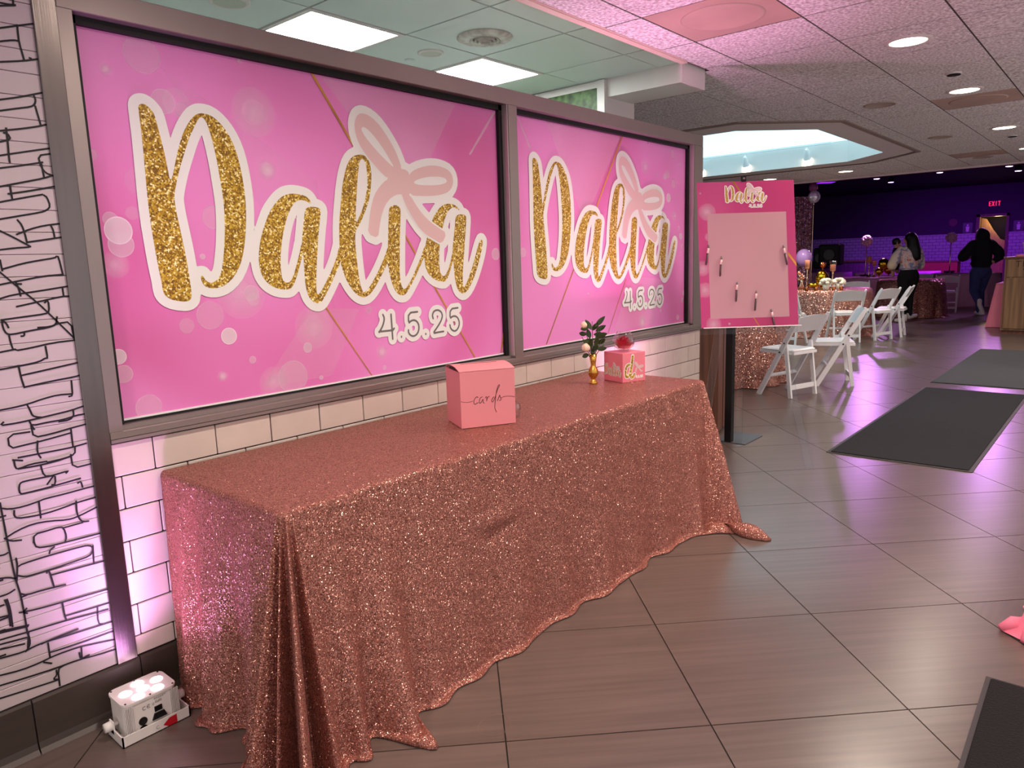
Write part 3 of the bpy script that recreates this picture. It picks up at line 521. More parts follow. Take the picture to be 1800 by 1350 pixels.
# trim between the two ceilings, header and end wall of the kitchen
struct('trim_3', MB().box(-3, 4.49, 2.306, 2.348, ZC-.010, ZC+.03).box(-3, 4.47, 2.298, 2.307, ZC-.004, ZC+.03), M_trim)
struct('trim_4', MB().box(4.49, 4.82, 2.345, 2.98, 2.482, ZC+.05), M_white)
struct('wall_kitchen', MB().box(4.50, 4.85, 2.915, 7.5, 0, ZC+.05), M_white)
struct('kitchen_bounce_sheet', MB().box(-3, 4.5, 2.50, 7.4, 0.0005, .006), mat('pale_bounce_sheet', S(206, 212, 206), .5, noise=(3., .05)))  # unseen pale sheet added to bounce panel light onto the kitchen ceiling
struct('wall_kitchen_back', MB().box(-3.5, 4.6, 7.4, 7.5, 0, ZC+.05), M_white)
M_green = mat('foliage_print', S(72, 96, 52), 0.5, noise=(16.0, 0.75))
t = thing('wall_picture', 'green foliage picture in white frame above the right window', 'picture', (4.485, 3.4, 2.3))
MB().box(-.012, .012, -.425, .50, -.25, .252).build('print', M_green, t)
MB().box(-.03, .014, -.485, -.425, -.29, .297).box(-.016, .014, .50, .54, -.29, .297).box(-.016, .014, -.425, .50, .252, .297).box(-.016, .014, -.425, .50, -.29, -.25).build('frame', M_white, t)

# ------------------------------------------------------------------ the hall behind
XB = 29.0
struct('wall_back', MB().box(XB, XB+.15, -3.3, 3.42, 0, 1.84).box(XB, XB+.15, 4.20, 14, 0, 1.84), M_hwall)
struct('wall_back_upper', MB().box(XB, XB+.15, -3.3, 3.42, 1.84, 3.5).box(XB, XB+.15, 4.20, 14, 1.84, 3.5).box(XB, XB+.15, 3.42, 4.20, 2.40, 3.5), M_hpaint)
struct('wall_hall_left', MB().box(4.86, 30, 13.5, 13.7, 0, 3.5), M_hpaint)
struct('wall_hall_right', MB().box(13.4, 30, -3.3, -3.1, 0, 3.5), M_hpaint)
struct('ceiling_hall', MB().box(XE, 30, -3.3, 14, 3.40, 3.5), M_dark)
struct('ceiling_side', MB().box(4.82, XE, 9, 14, 2.6, 2.7), M_cback)
struct('baseboard_back', MB().box(XB-.03, XB, -3.2, 3.42, 0, .16).box(XB-.03, XB, 4.20, 14, 0, .16), M_black)
dr = tag(link('door_1', None), kind='structure')
M_wood = mat('brown_wood', S(112, 82, 56), 0.5, noise=(3.0, 0.3, (9, 9, 0.5)))
MB().box(XB-.05, XB+.2, 3.36, 3.44, 0, 2.44).box(XB-.05, XB+.2, 4.18, 4.28, 0, 2.44).box(XB-.05, XB+.2, 3.36, 4.28, 2.36, 2.44).build('door_frame', M_wood, dr)
MB().box(XB+.9, XB+1.0, 2.4, 5.6, 0, 2.6).box(XB+.15, XB+1.0, 5.5, 5.6, 0, 2.6).box(XB+.15, XB+1.0, 2.4, 2.5, 0, 2.6).box(XB+.15, XB+1, 2.4, 5.6, 2.5, 2.6).build('passage', M_dark, dr)
cp = MB(); cp.prism([(4.2, 0.5), (3.46, 0.5), (3.46, 1.55), (3.62, 1.62), (3.85, 1.95), (4.05, 2.3), (4.2, 2.34)], lambda u, v, s: (XB+.42+.03*s, u, v))
cp.build('drape', mat('tan_drape', S(196, 158, 92), 0.8, noise=(6.0, .2, (1, 8, 1))), dr)
light('drape_fill', 'POINT', (XB+.25, 3.7, 2.3), 14, S(255, 214, 150), dr, shadow_soft_size=.1)  # added warm fill that brightens the drape, not a fixture
# ------------------------------------------------------------------ recessed downlights of the dining ceiling
M_lamp = mat('lamp_glow', S(255, 244, 225), 0.4, emit=S(255, 240, 214), estr=9.0)
WARM = S(255, 238, 222)
CANS = [((5.07, 1.165), 'lit round ceiling downlight nearest the camera at the upper right', .105), ((6.94, 1.17), 'lit round ceiling downlight just before the brown ceiling vent', .105), ((9.40, 1.20), 'lit round ceiling downlight at the right edge, third in its row', .105),
        ((12.27, 3.60), 'lit round downlight far back, right of the top of the pink sign board', .105), ((12.35, 4.82), 'lit round downlight far back, just above the pink sign board', .105)]
OUTC = [(3.2, 1.17), (1.33, 1.17), (-.54, 1.17)] + [(x, -1.0) for x in (-.54, 1.33, 3.2, 5.07, 6.94, 9.4)] + [(11.4, -1.0), (11.6, 1.2)]
def downlight(xy, label, r, grp=None, w=CAN_W):
    t = thing('recessed_downlight', label, 'downlight', (xy[0], xy[1], ZC), 0, grp); can(t, r, M_lamp)
    light('downlight_beam', 'SPOT', (0, 0, -.02), w, WARM, t, spot_size=R_(150), spot_blend=0.7, shadow_soft_size=r)
for xy, lb, r in CANS: downlight(xy, lb, r, 'lit recessed downlights')
for xy in OUTC: downlight(xy, 'round recessed ceiling downlight outside the picture above the camera', .105, 'downlights out of view')
def W_ceiling(px, py): return kpoint(px, py)
for (px, py), lb, r in (((1547, 184), 'flat round ceiling speaker left of the second downlight', .115), ((1653, 241), 'flat round ceiling speaker beside the tray recess, further back', .11), ((1728, 276), 'flat round ceiling speaker farthest back near the dark hall', .11)):
    x, y = kpoint(px, py)
    tag(MB().lathe([(r+.012, .002), (r+.012, -.006), (r, -.009), (r*.95, -.003), (.002, -.002)], n=36).build('ceiling_speaker', mat('speaker_grille', S(176, 158, 148), 0.7), None, True), lb, 'speaker', 'ceiling speakers').location = (x, y, ZC)
for (px, py), lb in (((1677, 128), 'thin dark slot-like smoke sensor before the second downlight'), ((1780, 238), 'small round sensor near the right edge below the third downlight')):
    x, y = kpoint(px, py)
    t = thing('smoke_sensor', lb, 'sensor', (x, y, ZC))
    MB().lathe([(.05, .002), (.05, -.008), (.042, -.012), (.002, -.012)], n=24).build('housing', M_white, t, True)
    MB().lathe([(.043, -.013), (.043, -.018), (.03, -.02), (.002, -.02)], n=24).build('cap', M_black, t, True)
# track lights inside the recess
M_trk = mat('white_track', S(235, 238, 238), 0.4)
def track(name, label, a, b, heads):
    t = thing(name, label, 'track light')
    MB().bar(a, b, .035, .025).build('rail', M_trk, t)
    for p, aim in heads:
        p = Vector(p); d = Vector(aim).normalized()
        MB().tube([p, p-Vector((0, 0, .07))], .012, 8).ball(p-Vector((0, 0, .07)), .018, nu=8, nv=6).build('arm', M_trk, t)
        q = p-Vector((0, 0, .08))
        h_ = MB().tube([q-d*.04, q-d*.02, q+d*.05, q+d*.11], [.02, .032, .04, .052], 16, cap=False).build('lamp_head', M_trk, t, True)
        MB().tube([q+d*.098, q+d*.10], [.047, .047], 16).build('bulb', M_lamp, h_)
        light('track_beam', 'SPOT', q+d*.115, 18, S(255, 226, 170), t, rot=d.to_track_quat('-Z', 'Y').to_euler(), spot_size=R_(70), spot_blend=.6, shadow_soft_size=.04)
track('track_light', 'white track with three lamp heads on the far side of the ceiling recess', (10.86, 3.38, 2.865), (10.86, 6.1, 2.865), [((10.86, y, 2.86), (.55, .1, -.8)) for y in (3.72, 4.62, 5.36)])
track('track_light', 'white lamp heads along the right side of the bright ceiling recess', (7.95, 2.70, 2.868), (10.2, 2.70, 2.868), [((x, 2.70, 2.86), (.35, .3, -.75)) for x in (8.15, 9.05, 9.9)])

# ------------------------------------------------------------------ printed window graphics
def mat_pink(name, c1, c2, c3):
    m = mat(name, c1, 0.33); nt = m.node_tree; b = nt.nodes['Principled BSDF']
    tc = nt.nodes.new('ShaderNodeTexCoord'); n = nt.nodes.new('ShaderNodeTexNoise'); n.inputs['Scale'].default_value = 1.1; n.inputs['Detail'].default_value = 1
    n.inputs['Distortion'].default_value = .6
    r = nt.nodes.new('ShaderNodeValToRGB'); e = r.color_ramp.elements
    e[0].position = .34; e[0].color = (*c2, 1); e[1].position = .66; e[1].color = (*c3, 1); k = e.new(.5); k.color = (*c1, 1)
    nt.links.new(tc.outputs['Object'], n.inputs['Vector']); nt.links.new(n.outputs[0], r.inputs[0]); nt.links.new(r.outputs[0], b.inputs['Base Color'])
    return m
M_pink = mat_pink('pink_print', S(230, 130, 197), S(216, 106, 170), S(237, 146, 213))
def mat_fade(name, color):
    m = mat(name, color, 0.35); nt = m.node_tree; b = nt.nodes['Principled BSDF']
    a = nt.nodes.new('ShaderNodeAttribute'); a.attribute_name = 'fade'
    nt.links.new(a.outputs['Fac'], b.inputs['Alpha']); return m
M_bokeh = mat_fade('bokeh_print', S(250, 226, 240))
M_gline = mat('gold_line_print', S(196, 138, 52), 0.4, noise=(4.0, .35))
M_ink_white = mat('white_print', S(236, 236, 232), 0.35)
M_bow = mat('blush_print', S(224, 190, 188), 0.35)
M_grey = mat('grey_print', S(112, 108, 104), 0.4)
def mat_glitter():
    m = mat('gold_glitter_print', S(200, 160, 40), 0.35); nt = m.node_tree; b = nt.nodes['Principled BSDF']
    tc = nt.nodes.new('ShaderNodeTexCoord'); v = nt.nodes.new('ShaderNodeTexVoronoi'); v.inputs['Scale'].default_value = 190
    n = nt.nodes.new('ShaderNodeTexNoise'); n.inputs['Scale'].default_value = 60; n.inputs['Detail'].default_value = 2
    sx = nt.nodes.new('ShaderNodeSeparateColor'); ad = nt.nodes.new('ShaderNodeMath'); ad.operation = 'ADD'; ad.inputs[1].default_value = -.5
    ml = nt.nodes.new('ShaderNodeMath'); ml.operation = 'MULTIPLY_ADD'; ml.inputs[1].default_value = .9
    r = nt.nodes.new('ShaderNodeValToRGB'); e = r.color_ramp.elements
    e[0].position = .15; e[0].color = (*S(120, 84, 8), 1); e[1].position = .98; e[1].color = (*S(255, 248, 190), 1)
    k = e.new(.5); k.color = (*S(178, 138, 22), 1); k = e.new(.8); k.color = (*S(214, 180, 56), 1)
    nt.links.new(tc.outputs['Object'], v.inputs['Vector']); nt.links.new(tc.outputs['Object'], n.inputs['Vector'])
    nt.links.new(v.outputs['Color'], sx.inputs[0]); nt.links.new(n.outputs[0], ad.inputs[0])
    nt.links.new(ad.outputs[0], ml.inputs[0]); nt.links.new(sx.outputs[0], ml.inputs[2])
    nt.links.new(ml.outputs[0], r.inputs[0]); nt.links.new(r.outputs[0], b.inputs['Base Color'])
    return m
M_glit = mat_glitter()
xs = np.arange(.98, 2.68, .0055); zs = np.arange(1.17, 2.03, .0055); X, Z = np.meshgrid(xs, zs)
FG = np.full(X.shape, 1e9)
for rings in GOLD: FG = np.minimum(FG, sd_rings([smooth_ring(r, 1) for r in rings], X, Z))
FB = np.full(X.shape, 1e9)
for rings in BOW: FB = np.minimum(FB, sd_rings([smooth_ring(r, 1) for r in rings], X, Z))
xd = np.arange(1.88, 2.52, .0038); zd = np.arange(1.03, 1.26, .0038); XD, ZD = np.meshgrid(xd, zd)
FD = sd_strokes([smooth_ring(s, 1, False) for s in DATE], XD, ZD)
me_white = contour(np.minimum(FG, FB), xs, zs, .031).mesh('lettering_outline', M_ink_white)
me_gold = contour(FG, xs, zs, 0).mesh('lettering', M_glit)
me_bw = contour(FB, xs, zs, .0075).mesh('bow_outline', M_ink_white)
me_bow = contour(FB, xs, zs, 0).mesh('bow', M_bow)
me_dw = contour(FD, xd, zd, .0235).mesh('date_outline', M_ink_white)
me_d = contour(FD, xd, zd, .0042).mesh('date', M_grey)
def emblem(parent, loc, sx, sy=None, rot=(0, 0, 0), step=.0005):
    """the printed name, bow and date; the meshes are drawn at full window size"""
    for k, (nm, me) in enumerate((('lettering_outline', me_white), ('date_outline', me_dw), ('lettering', me_gold), ('date', me_d), ('bow_outline', me_bw), ('bow', me_bow))):
        o = link(nm, me, parent, None, rot, (sx, 1, sy or sx))
        off = Vector((0, -step*(1+(k >= 2)+(k >= 4)+(k >= 5)), 0)); off.rotate(o.rotation_euler); o.location = Vector(loc)+off
def fade_discs(name, L, y, parent, clipx, clipz):
    v, f, a = [], [], []
    for q, (cx, cz, r, al, kind) in enumerate(L):
        n = 28; rings = {0: [(0, al*.8), (.9, al*.85), (.96, al*1.15), (1, al*1.15)], 1: [(0, al), (.35, al*.75), (.75, al*.25), (1, 0)], 2: [(0, al*1.1), (.4, al*.8), (.95, al*.3), (1, al*.35)]}[kind]
        o = len(v)
        for rr, aa in rings:
            for k in range(n):
                an = 2*math.pi*k/n
                x = min(max(cx+r*max(rr, .001)*math.cos(an), clipx[0]), clipx[1]); z = min(max(cz+r*max(rr, .001)*math.sin(an), clipz[0]), clipz[1])
                v.append((x, y-.00004*q, z)); a.append(min(1, aa))
        for i in range(len(rings)-1):
            for k in range(n): f.append((o+i*n+k, o+i*n+(k+1) % n, o+(i+1)*n+(k+1) % n, o+(i+1)*n+k))
    me = bpy.data.meshes.new(name); me.from_pydata(v, [], f); me.materials.append(M_bokeh)
    at = me.attributes.new('fade', 'FLOAT', 'POINT'); at.data.foreach_set('value', a)
    return tag(link(name, me, parent), kind='stuff')
PAN = [(.882, 2.727), (2.812, 4.645)]
for w, lb in enumerate(('large pink window graphic with gold script name and bow, left of the two', 'large pink window graphic with gold script name, right of the two above the vase')):
    t = thing('window_graphic', lb, 'window graphic', (0, 0, 0))
    x0, x1 = PAN[w]
    MB().box(x0, x1, YGL, YGL+.002, .921, 2.084).build('print_sheet', M_pink, t)
    MB().box(x0, x1, YGL-.003, YGL+.001, .9195, .926).build('sheet_edge', M_ink_white, t)
    fc = []
    v, f, a = [], [], []
    for q, p in enumerate(FACETS[w]):
        o = len(v); v += [(min(max(x, x0), x1), YGL-.0001-.00003*q, min(max(z, .93), 2.08)) for x, z in p]; f.append(tuple(range(o, o+len(p)))); a += [(.20, .12, .4, .05)[q] if w == 0 else (.2, .45, .14)[q]]*len(p)
    me = bpy.data.meshes.new('light_facet'); me.from_pydata(v, [], f); me.materials.append(M_bokeh)
    at = me.attributes.new('fade', 'FLOAT', 'POINT'); at.data.foreach_set('value', a); tag(link('light_facet', me, t), kind='stuff')
    fade_discs('bokeh_circles', CIRC[w], YGL-.0003, t, (x0, x1), (.928, 2.082))
    lm = MB()
    for q, s in enumerate(LINES[w]):
        (ax, az), (bx, bz) = s; az, bz = min(az, 2.083), max(bz, .927); ax, bx = min(ax, x1), min(bx, x1)
        wd = (.013, .007, .012)[q]; lm.add([(ax-wd/2, YGL-.0022, az), (ax+wd/2, YGL-.0022, az), (bx+wd*.3, YGL-.0022, bz), (bx-wd*.3, YGL-.0022, bz)], [(0, 1, 2, 3)])
    lm.build('gold_line', M_gline, t)
    if w == 0: emblem(t, (0, YGL-.0024, 0), 1.0)
    else: emblem(t, (2.983-1.05*.983, YGL-.0024, 0), .983, 1.0)

# ------------------------------------------------------------------ sequin cloth on the long table
def mat_sequin(name, c, c2, scale=430., rough=.24, tilt=.7, ground=S(158, 100, 89)):
    m = mat(name, c, rough, 1.0); nt = m.node_tree; b = nt.nodes['Principled BSDF']
    tc = nt.nodes.new('ShaderNodeTexCoord'); v = nt.nodes.new('ShaderNodeTexVoronoi'); v.inputs['Scale'].default_value = scale
    nt.links.new(tc.outputs['Object'], v.inputs['Vector'])
    sub = nt.nodes.new('ShaderNodeVectorMath'); sub.operation = 'SUBTRACT'; sub.inputs[1].default_value = (.5, .5, .5)
    scl = nt.nodes.new('ShaderNodeVectorMath'); scl.operation = 'SCALE'; scl.inputs['Scale'].default_value = tilt*2
    ge = nt.nodes.new('ShaderNodeNewGeometry'); ad = nt.nodes.new('ShaderNodeVectorMath'); ad.operation = 'ADD'
    nm = nt.nodes.new('ShaderNodeVectorMath'); nm.operation = 'NORMALIZE'
    nt.links.new(v.outputs['Color'], sub.inputs[0]); nt.links.new(sub.outputs[0], scl.inputs[0])
    nt.links.new(scl.outputs[0], ad.inputs[0]); nt.links.new(ge.outputs['Normal'], ad.inputs[1]); nt.links.new(ad.outputs[0], nm.inputs[0])
    nt.links.new(nm.outputs[0], b.inputs['Normal'])
    sep = nt.nodes.new('ShaderNodeSeparateColor'); nt.links.new(v.outputs['Color'], sep.inputs[0])
    mx = nt.nodes.new('ShaderNodeMix'); mx.data_type = 'RGBA'; mx.inputs['A'].default_value = (*c, 1); mx.inputs['B'].default_value = (*c2, 1)
    nt.links.new(sep.outputs[2], mx.inputs['Factor']); nt.links.new(mx.outputs['Result'], b.inputs['Base Color'])  # random dark-to-bright cells paint sequin glints into the base colour
    # diffuse cloth ground, its dark and bright cells painted in as sequin sparkle
    df = nt.nodes.new('ShaderNodeBsdfDiffuse'); mg = nt.nodes.new('ShaderNodeMix'); mg.data_type = 'RGBA'; mg.inputs['A'].default_value = (*[x*.22 for x in ground], 1); mg.inputs['B'].default_value = (*[min(1, x*1.9) for x in ground], 1); nt.links.new(sep.outputs[1], mg.inputs['Factor']); nt.links.new(mg.outputs['Result'], df.inputs[0])
    ms = nt.nodes.new('ShaderNodeMixShader'); ms.inputs[0].default_value = .42
    out = nt.nodes['Material Output']; nt.links.new(b.outputs[0], ms.inputs[1]); nt.links.new(df.outputs[0], ms.inputs[2]); nt.links.new(ms.outputs[0], out.inputs[0])
    return m
M_seq = mat_sequin('rose_gold_sequins', S(62, 36, 33), S(220, 162, 146))
M_seq2 = mat_sequin('rose_gold_sequins_far', S(120, 76, 68), S(240, 190, 172), 170.)
TX0, TX1, TY0, TY1, TZ = .965, 3.412, 1.632, 2.328, .75
def bump_(x, c, w): return math.exp(-((x-c)/w)**2)
def cloth_long():
    path = []                                   # (x, y, nx, ny, side, t)
    L = TY1-TY0; r = .035
    for i in range(60): t = i/59; path.append((TX0, TY1-(L-r)*t, -1, 0, 'L', t))
    for i in range(1, 64):
        a = math.pi+math.pi/2*i/64; path.append((TX0+r+r*math.cos(a), TY0+r+r*math.sin(a), math.cos(a), math.sin(a), 'C', i/64))
    for i in range(200): t = i/199; path.append((TX0+r+(TX1-TX0-2*r)*t, TY0, 0, -1, 'F', t))
    for i in range(1, 64):
        a = 1.5*math.pi+math.pi/2*i/64; path.append((TX1-r+r*math.cos(a), TY0+r+r*math.sin(a), math.cos(a), math.sin(a), 'D', i/64))
    for i in range(60): t = i/59; path.append((TX1, TY0+r+(L-r)*t, 1, 0, 'R', t))
    NV = 46
    def off(side, t, v, x, y):
        p = v**.95
        if side == 'L':
            base = .012*p
            fold = .055*bump_(t, .42, .10)*max(0, v-.25)/.75 + .035*bump_(t, .16, .07)*p - .022*bump_(t, .58, .07)*p + .075*bump_(t, .86, .10)*p + .01*math.sin(t*40)*p
            return base+fold
        if side == 'C':
            return p*(.035 + .15*bump_(t, .13, .065) + .13*bump_(t, .37, .05) + .25*bump_(t, .64, .07) + .13*bump_(t, .93, .06))
        if side == 'F':
            s = x-TX0
            f = .035 + .03*math.sin(s*9+.6)*p*.35 + .012*math.sin(s*23)*p + .095*bump_(s, .30, .055)*p + .05*bump_(s, .155, .035)*p - .03*bump_(s, .22, .03)*p - .03*bump_(s, .10, .03)*p + .045*bump_(s, .47, .07)*p - .02*bump_(s, .38, .03)*p
            f += .06*max(0, 1-s/.12)*p + .03*bump_(s, 2.28, .05)*p + .05*max(0, (s-2.32)/.1)*p
            return f*p if v < .5 else f*p
        if side == 'D':
            return p*(.075 + .13*bump_(t, .22, .16) + .10*bump_(t, .62, .12) - .02*bump_(t, .42, .05))
        return .05*p+.03*bump_(t, .2, .1)*p+.012*math.sin(t*30)*p
    def pool(side, t, s):
        if side == 'C': return .02+.05*bump_(t, .16, .09)+.19*bump_(t, .64, .10)+.05*bump_(t, .92, .08)
        if side == 'F': return .012+.06*bump_(s, .30, .045)+.012*math.sin(s*17)**2+.06*max(0, 1-s/.12)+(.14*bump_(s, 2.36, .05))
        if side == 'D': return .02+.20*bump_(t, .12, .16)+.03*bump_(t, .6, .1)
        if side == 'L': return .012+.012*math.sin(t*22)**2
        return .02
    v, f = [], []
    n = len(path); NP = 5; er = .014
    for (x, y, nx, ny, side, t) in path:
        s = x-TX0
        for k in range(4):                       # rounded table edge
            a = math.pi/2*k/4; v.append((x-nx*er*(1-math.sin(a)), y-ny*er*(1-math.sin(a)), TZ-er*(1-math.cos(a))))
        for k in range(NV+1):
            q = k/NV; z = TZ-er-(TZ-er-.006)*q
            o = off(side, t, q, x, y) + .0035*bump_(z, .585, .006)*(1 if side == 'F' else .2) + .0012*math.sin(x*31+z*47)*math.sin(y*37-z*29)
            if side == 'F': o += .010*bump_(x, 1.78, .09)*bump_(z, .50, .03) - .012*bump_(x, 1.80, .08)*bump_(z, .455, .02) + .012*bump_(x, 3.02, .03)*bump_(z, .62, .05)
            v.append((x+nx*o, y+ny*o, z))
        o0 = off(side, t, 1., x, y); pl_ = pool(side, t, s)
        for k in range(1, NP+1):
            q = k/NP; z = .006+pl_*.30*math.sin(q*math.pi)*(1-.3*q)
            if k == NP: z = .004
            tx = -.35 if side == 'D' and t < .4 else 0
            v.append((x+(nx+tx)*(o0+pl_*q), y+ny*(o0+pl_*q), z))
    m = 4+NV+1+NP
    for i in range(n-1):
        for k in range(m-1): f.append((i*m+k, i*m+k+1, (i+1)*m+k+1, (i+1)*m+k))
    f.append(tuple(i*m for i in range(n)))
    mb = MB(); mb.v = v; mb.f = f; mb.mi = [0]*len(f); return mb
t = tag(cloth_long().build('sequin_tablecloth', M_seq, None, True), 'rose gold sequin cloth draped to the floor over the long table by the tiled wall', 'tablecloth')
sol = t.modifiers.new('thick', 'SOLIDIFY'); sol.thickness = .0015; sol.offset = -1

# ------------------------------------------------------------------ things on the long table
M_cbox = mat('pink_card', S(230, 142, 150), 0.55)
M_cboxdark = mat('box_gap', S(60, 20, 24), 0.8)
M_ink = mat('dark_script_ink', S(74, 26, 28), 0.5)
ang = math.atan2(-.473, .883)
t = thing('card_box', 'pink cardboard box with dark script word on the front, for cards', 'box', (1.92, 1.914, TZ+.0005), ang)
wd, dp, ht = .222, .188, .218
b = MB().box(0, wd, 0, dp, 0.002, ht)
b.build('body', M_cbox, t)
prof = [(0, 0), (.02, .005), (.05, .011), (.085, .0145), (.115, .0145), (.15, .011), (.175, .005), (.188, 0)]
lid = MB(); k = len(prof)
lv = [(x, u, ht+.001+w_) for x in (-.0015, wd+.0015) for u, w_ in prof] + [(x, u, ht+.003+w_) for x in (-.0015, wd+.0015) for u, w_ in prof]
lf = []
for i in range(k-1): lf += [(i, i+1, k+i+1, k+i), (2*k+i, 3*k+i, 3*k+i+1, 2*k+i+1), (i, 2*k+i, 2*k+i+1, i+1), (k+i, k+i+1, 3*k+i+1, 3*k+i)]
lf += [(0, k, 3*k, 2*k), (k-1, 3*k-1, 4*k-1, 2*k-1)]
lid.add(lv, lf).build('lid', M_cbox, t)
MB().box(.035, .185, .098, .102, ht+.012, ht+.0182).build('slot', M_cboxdark, t)
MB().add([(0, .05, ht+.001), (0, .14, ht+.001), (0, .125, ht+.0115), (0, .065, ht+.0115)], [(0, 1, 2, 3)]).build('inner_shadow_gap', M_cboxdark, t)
ck = MB()
CARDS[3] = [(.0985, .1125), (.1025, .1185), (.1055, .1145), (.1035, .096), (.1055, .108), (.1105, .1165), (.1155, .1165)]
CARDS[5] = [(.148, .097), (.155, .112), (.1585, .1205), (.1590, .1125), (.1635, .1035), (.1615, .0975), (.1560, .0970)]
for q, s in enumerate(CARDS):
    s = smooth_ring(s, 2, False)
    for i in range(len(s)-1): pass
    ribbon(ck, [(max(.001, min(x, wd-.001)), z) for x, z in s], .0013 if q in (0, 6) else .0022, lambda u, v: (u, -.0006-.0001*q, v))
ck.build('lettering', M_ink, t)

ang2 = math.atan2(-.312, .95)
M_fav = mat_pink('favour_print', S(238, 132, 150), S(232, 108, 128), S(244, 158, 172))
t = thing('favour_box', 'small pink cube box with gold letter and bow print by the vase', 'box', (3.116, 1.944, TZ+.0005), ang2)
MB().box(0, .15, 0, .15, 0, .150, bev=.0015).build('body', M_fav, t)
# left face (local -x): the printed name; front face: one big letter
for q, (nm, me) in enumerate((('lettering_outline', me_white), ('lettering', me_gold), ('bow_outline', me_bw), ('bow', me_bow))):
    link(nm, me, t, (-.0005-.0003*q, .24, -.088), (0, 0, -math.pi/2), (.089, 1, .094))
xf = np.arange(-.01, .16, .0014); zf = np.arange(0, .16, .0014); XF, ZF = np.meshgrid(xf, zf)
FDs = sd_strokes([smooth_ring(s, 2, False) for s in DSTROKES], XF, ZF)
contour(FDs, xf, zf, .0105, -.0006).build('letter_outline', M_ink_white, t)
contour(FDs, xf, zf, .0062, -.0010).build('letter', M_glit, t)
for nm, me, q in (('bow_outline', me_bw, 0), ('bow', me_bow, 1)):
    link(nm, me, t, (-.128, -.0012-.0003*q, -.112), None, (.11, 1, .108))
link('date', me_dw, t, (-.108, -.0008, -.088), None, (.1, 1, .1))
for v_ in (.03, .09, .12): MB().add([(v_, -.0004, .0), (v_+.012, -.0004, 0), (v_-.02, -.0004, .149), (v_-.026, -.0004, .149)], [(0, 1, 2, 3)]).build('pale_streak', M_cbox, t)

def mat_clear(name, tint, gloss):
    m = bpy.data.materials.new(name); m.use_nodes = True; nt = m.node_tree; nt.nodes.remove(nt.nodes['Principled BSDF'])
    tr = nt.nodes.new('ShaderNodeBsdfTransparent'); tr.inputs[0].default_value = (*tint, 1)
    gl = nt.nodes.new('ShaderNodeBsdfGlossy'); gl.inputs['Roughness'].default_value = .04
    lw = nt.nodes.new('ShaderNodeLayerWeight'); lw.inputs[0].default_value = gloss; mr = nt.nodes.new('ShaderNodeMath'); mr.operation = 'MULTIPLY'; mr.inputs[1].default_value = .55; nt.links.new(lw.outputs['Facing'], mr.inputs[0]); ms = nt.nodes.new('ShaderNodeMixShader')
    nt.links.new(mr.outputs[0], ms.inputs[0]); nt.links.new(tr.outputs[0], ms.inputs[1]); nt.links.new(gl.outputs[0], ms.inputs[2]); nt.links.new(ms.outputs[0], nt.nodes['Material Output'].inputs[0])
    return m
M_glass = mat_clear('clear_glass', (.97, .97, .97), .35)
bx = Vector((3.116, 1.944, 0)) + Vector((.95, -.312, 0))*.070 + Vector((.312, .95, 0))*.075
t = thing('glass_bowl', 'round clear glass bowl on the pink cube box', 'bowl', (bx.x, bx.y, TZ+.1512))
pr_ = [(.02, .001)]+[(.058*math.sin(a), .052-.052*math.cos(a)) for a in [x*math.pi/12 for x in range(4, 10)]]+[(.036, .102), (.034, .102)]+[(.0555*math.sin(a), .052-.0495*math.cos(a)) for a in [x*math.pi/12 for x in range(9, 2, -1)]]+[(.001, .004)]
MB().lathe(pr_, n=36, cap=False).build('bowl', M_glass, t, True)
M_rose = mat('crimson_petal', S(196, 12, 52), 0.45, noise=(40.0, .2))
t = thing('red_rose', 'large crimson preserved rose inside the glass bowl', 'flower', (bx.x, bx.y, TZ+.1512+.006))
for k in range(16):
    a = k*2.399; rr = .010+.0026*k; p_ = MB(); v, f = [], []
    for i in range(6):
        for j in range(7):
            u = (j-3)/3*(.95 - .02*k); w_ = i/5
            r2 = rr*(.55+.55*w_) if k > 2 else rr*(.6+.2*w_)
            hgt = .010+(.066-.0022*k)*w_ - .010*u*u*w_
            v.append((r2*math.cos(a+u), r2*math.sin(a+u), hgt))
    for i in range(5):
        for j in range(6): f.append((i*7+j, i*7+j+1, (i+1)*7+j+1, (i+1)*7+j))
    p_.add(v, f).build('petal', M_rose, t, True)
MB().ball((0, 0, .03), .016, .016, .026, 12, 8).build('core', M_rose, t, True)
M_gold = mat('polished_gold', S(214, 168, 78), 0.24, 1.0)
t = thing('bud_vase', 'slim brass bud vase on the sequin table', 'vase', (3.035, 2.068, TZ+.001))
MB().lathe([(.022, 0), (.023, .004), (.020, .010), (.013, .018), (.012, .026), (.021, .038), (.0265, .052), (.0265, .062), (.021, .076), (.0135, .088), (.0125, .096), (.015, .115), (.020, .152), (.0175, .151), (.011, .10)], n=32, cap=False).build('vessel', M_gold, t, True)
MB().lathe([(.0135, .0105), (.0165, .013), (.0135, .0155)], n=32, cap=False).build('foot_ring', M_gold, t, True)
M_leaf = mat('dark_green_leaf', S(52, 68, 30), 0.42, noise=(30.0, .3))
M_stem = mat('stem_green', S(44, 54, 28), 0.6)
M_cream = mat('cream_petal', S(246, 214, 190), 0.55)
t = thing('flower_bunch', 'two cream roses with dark green leaves in the brass vase', 'flowers', (3.035, 2.068, TZ+.10))
I3 = Vector((rt.x, rt.y, 0)).normalized(); J3 = Vector((fw.x, fw.y, 0)).normalized()
def V3(a, b, z): return I3*a + J3*b + Vector((0, 0, z))
tips = [(-.045, .0, .19), (-.035, -.02, .08), (.035, .01, .215), (.0, .02, .215), (-.055, .0, .14), (.02, -.01, .16), (.05, .0, .13), (.055, .0, .10), (-.02, .02, .17), (.03, .02, .18), (-.03, .0, .055), (.045, .01, .19)]
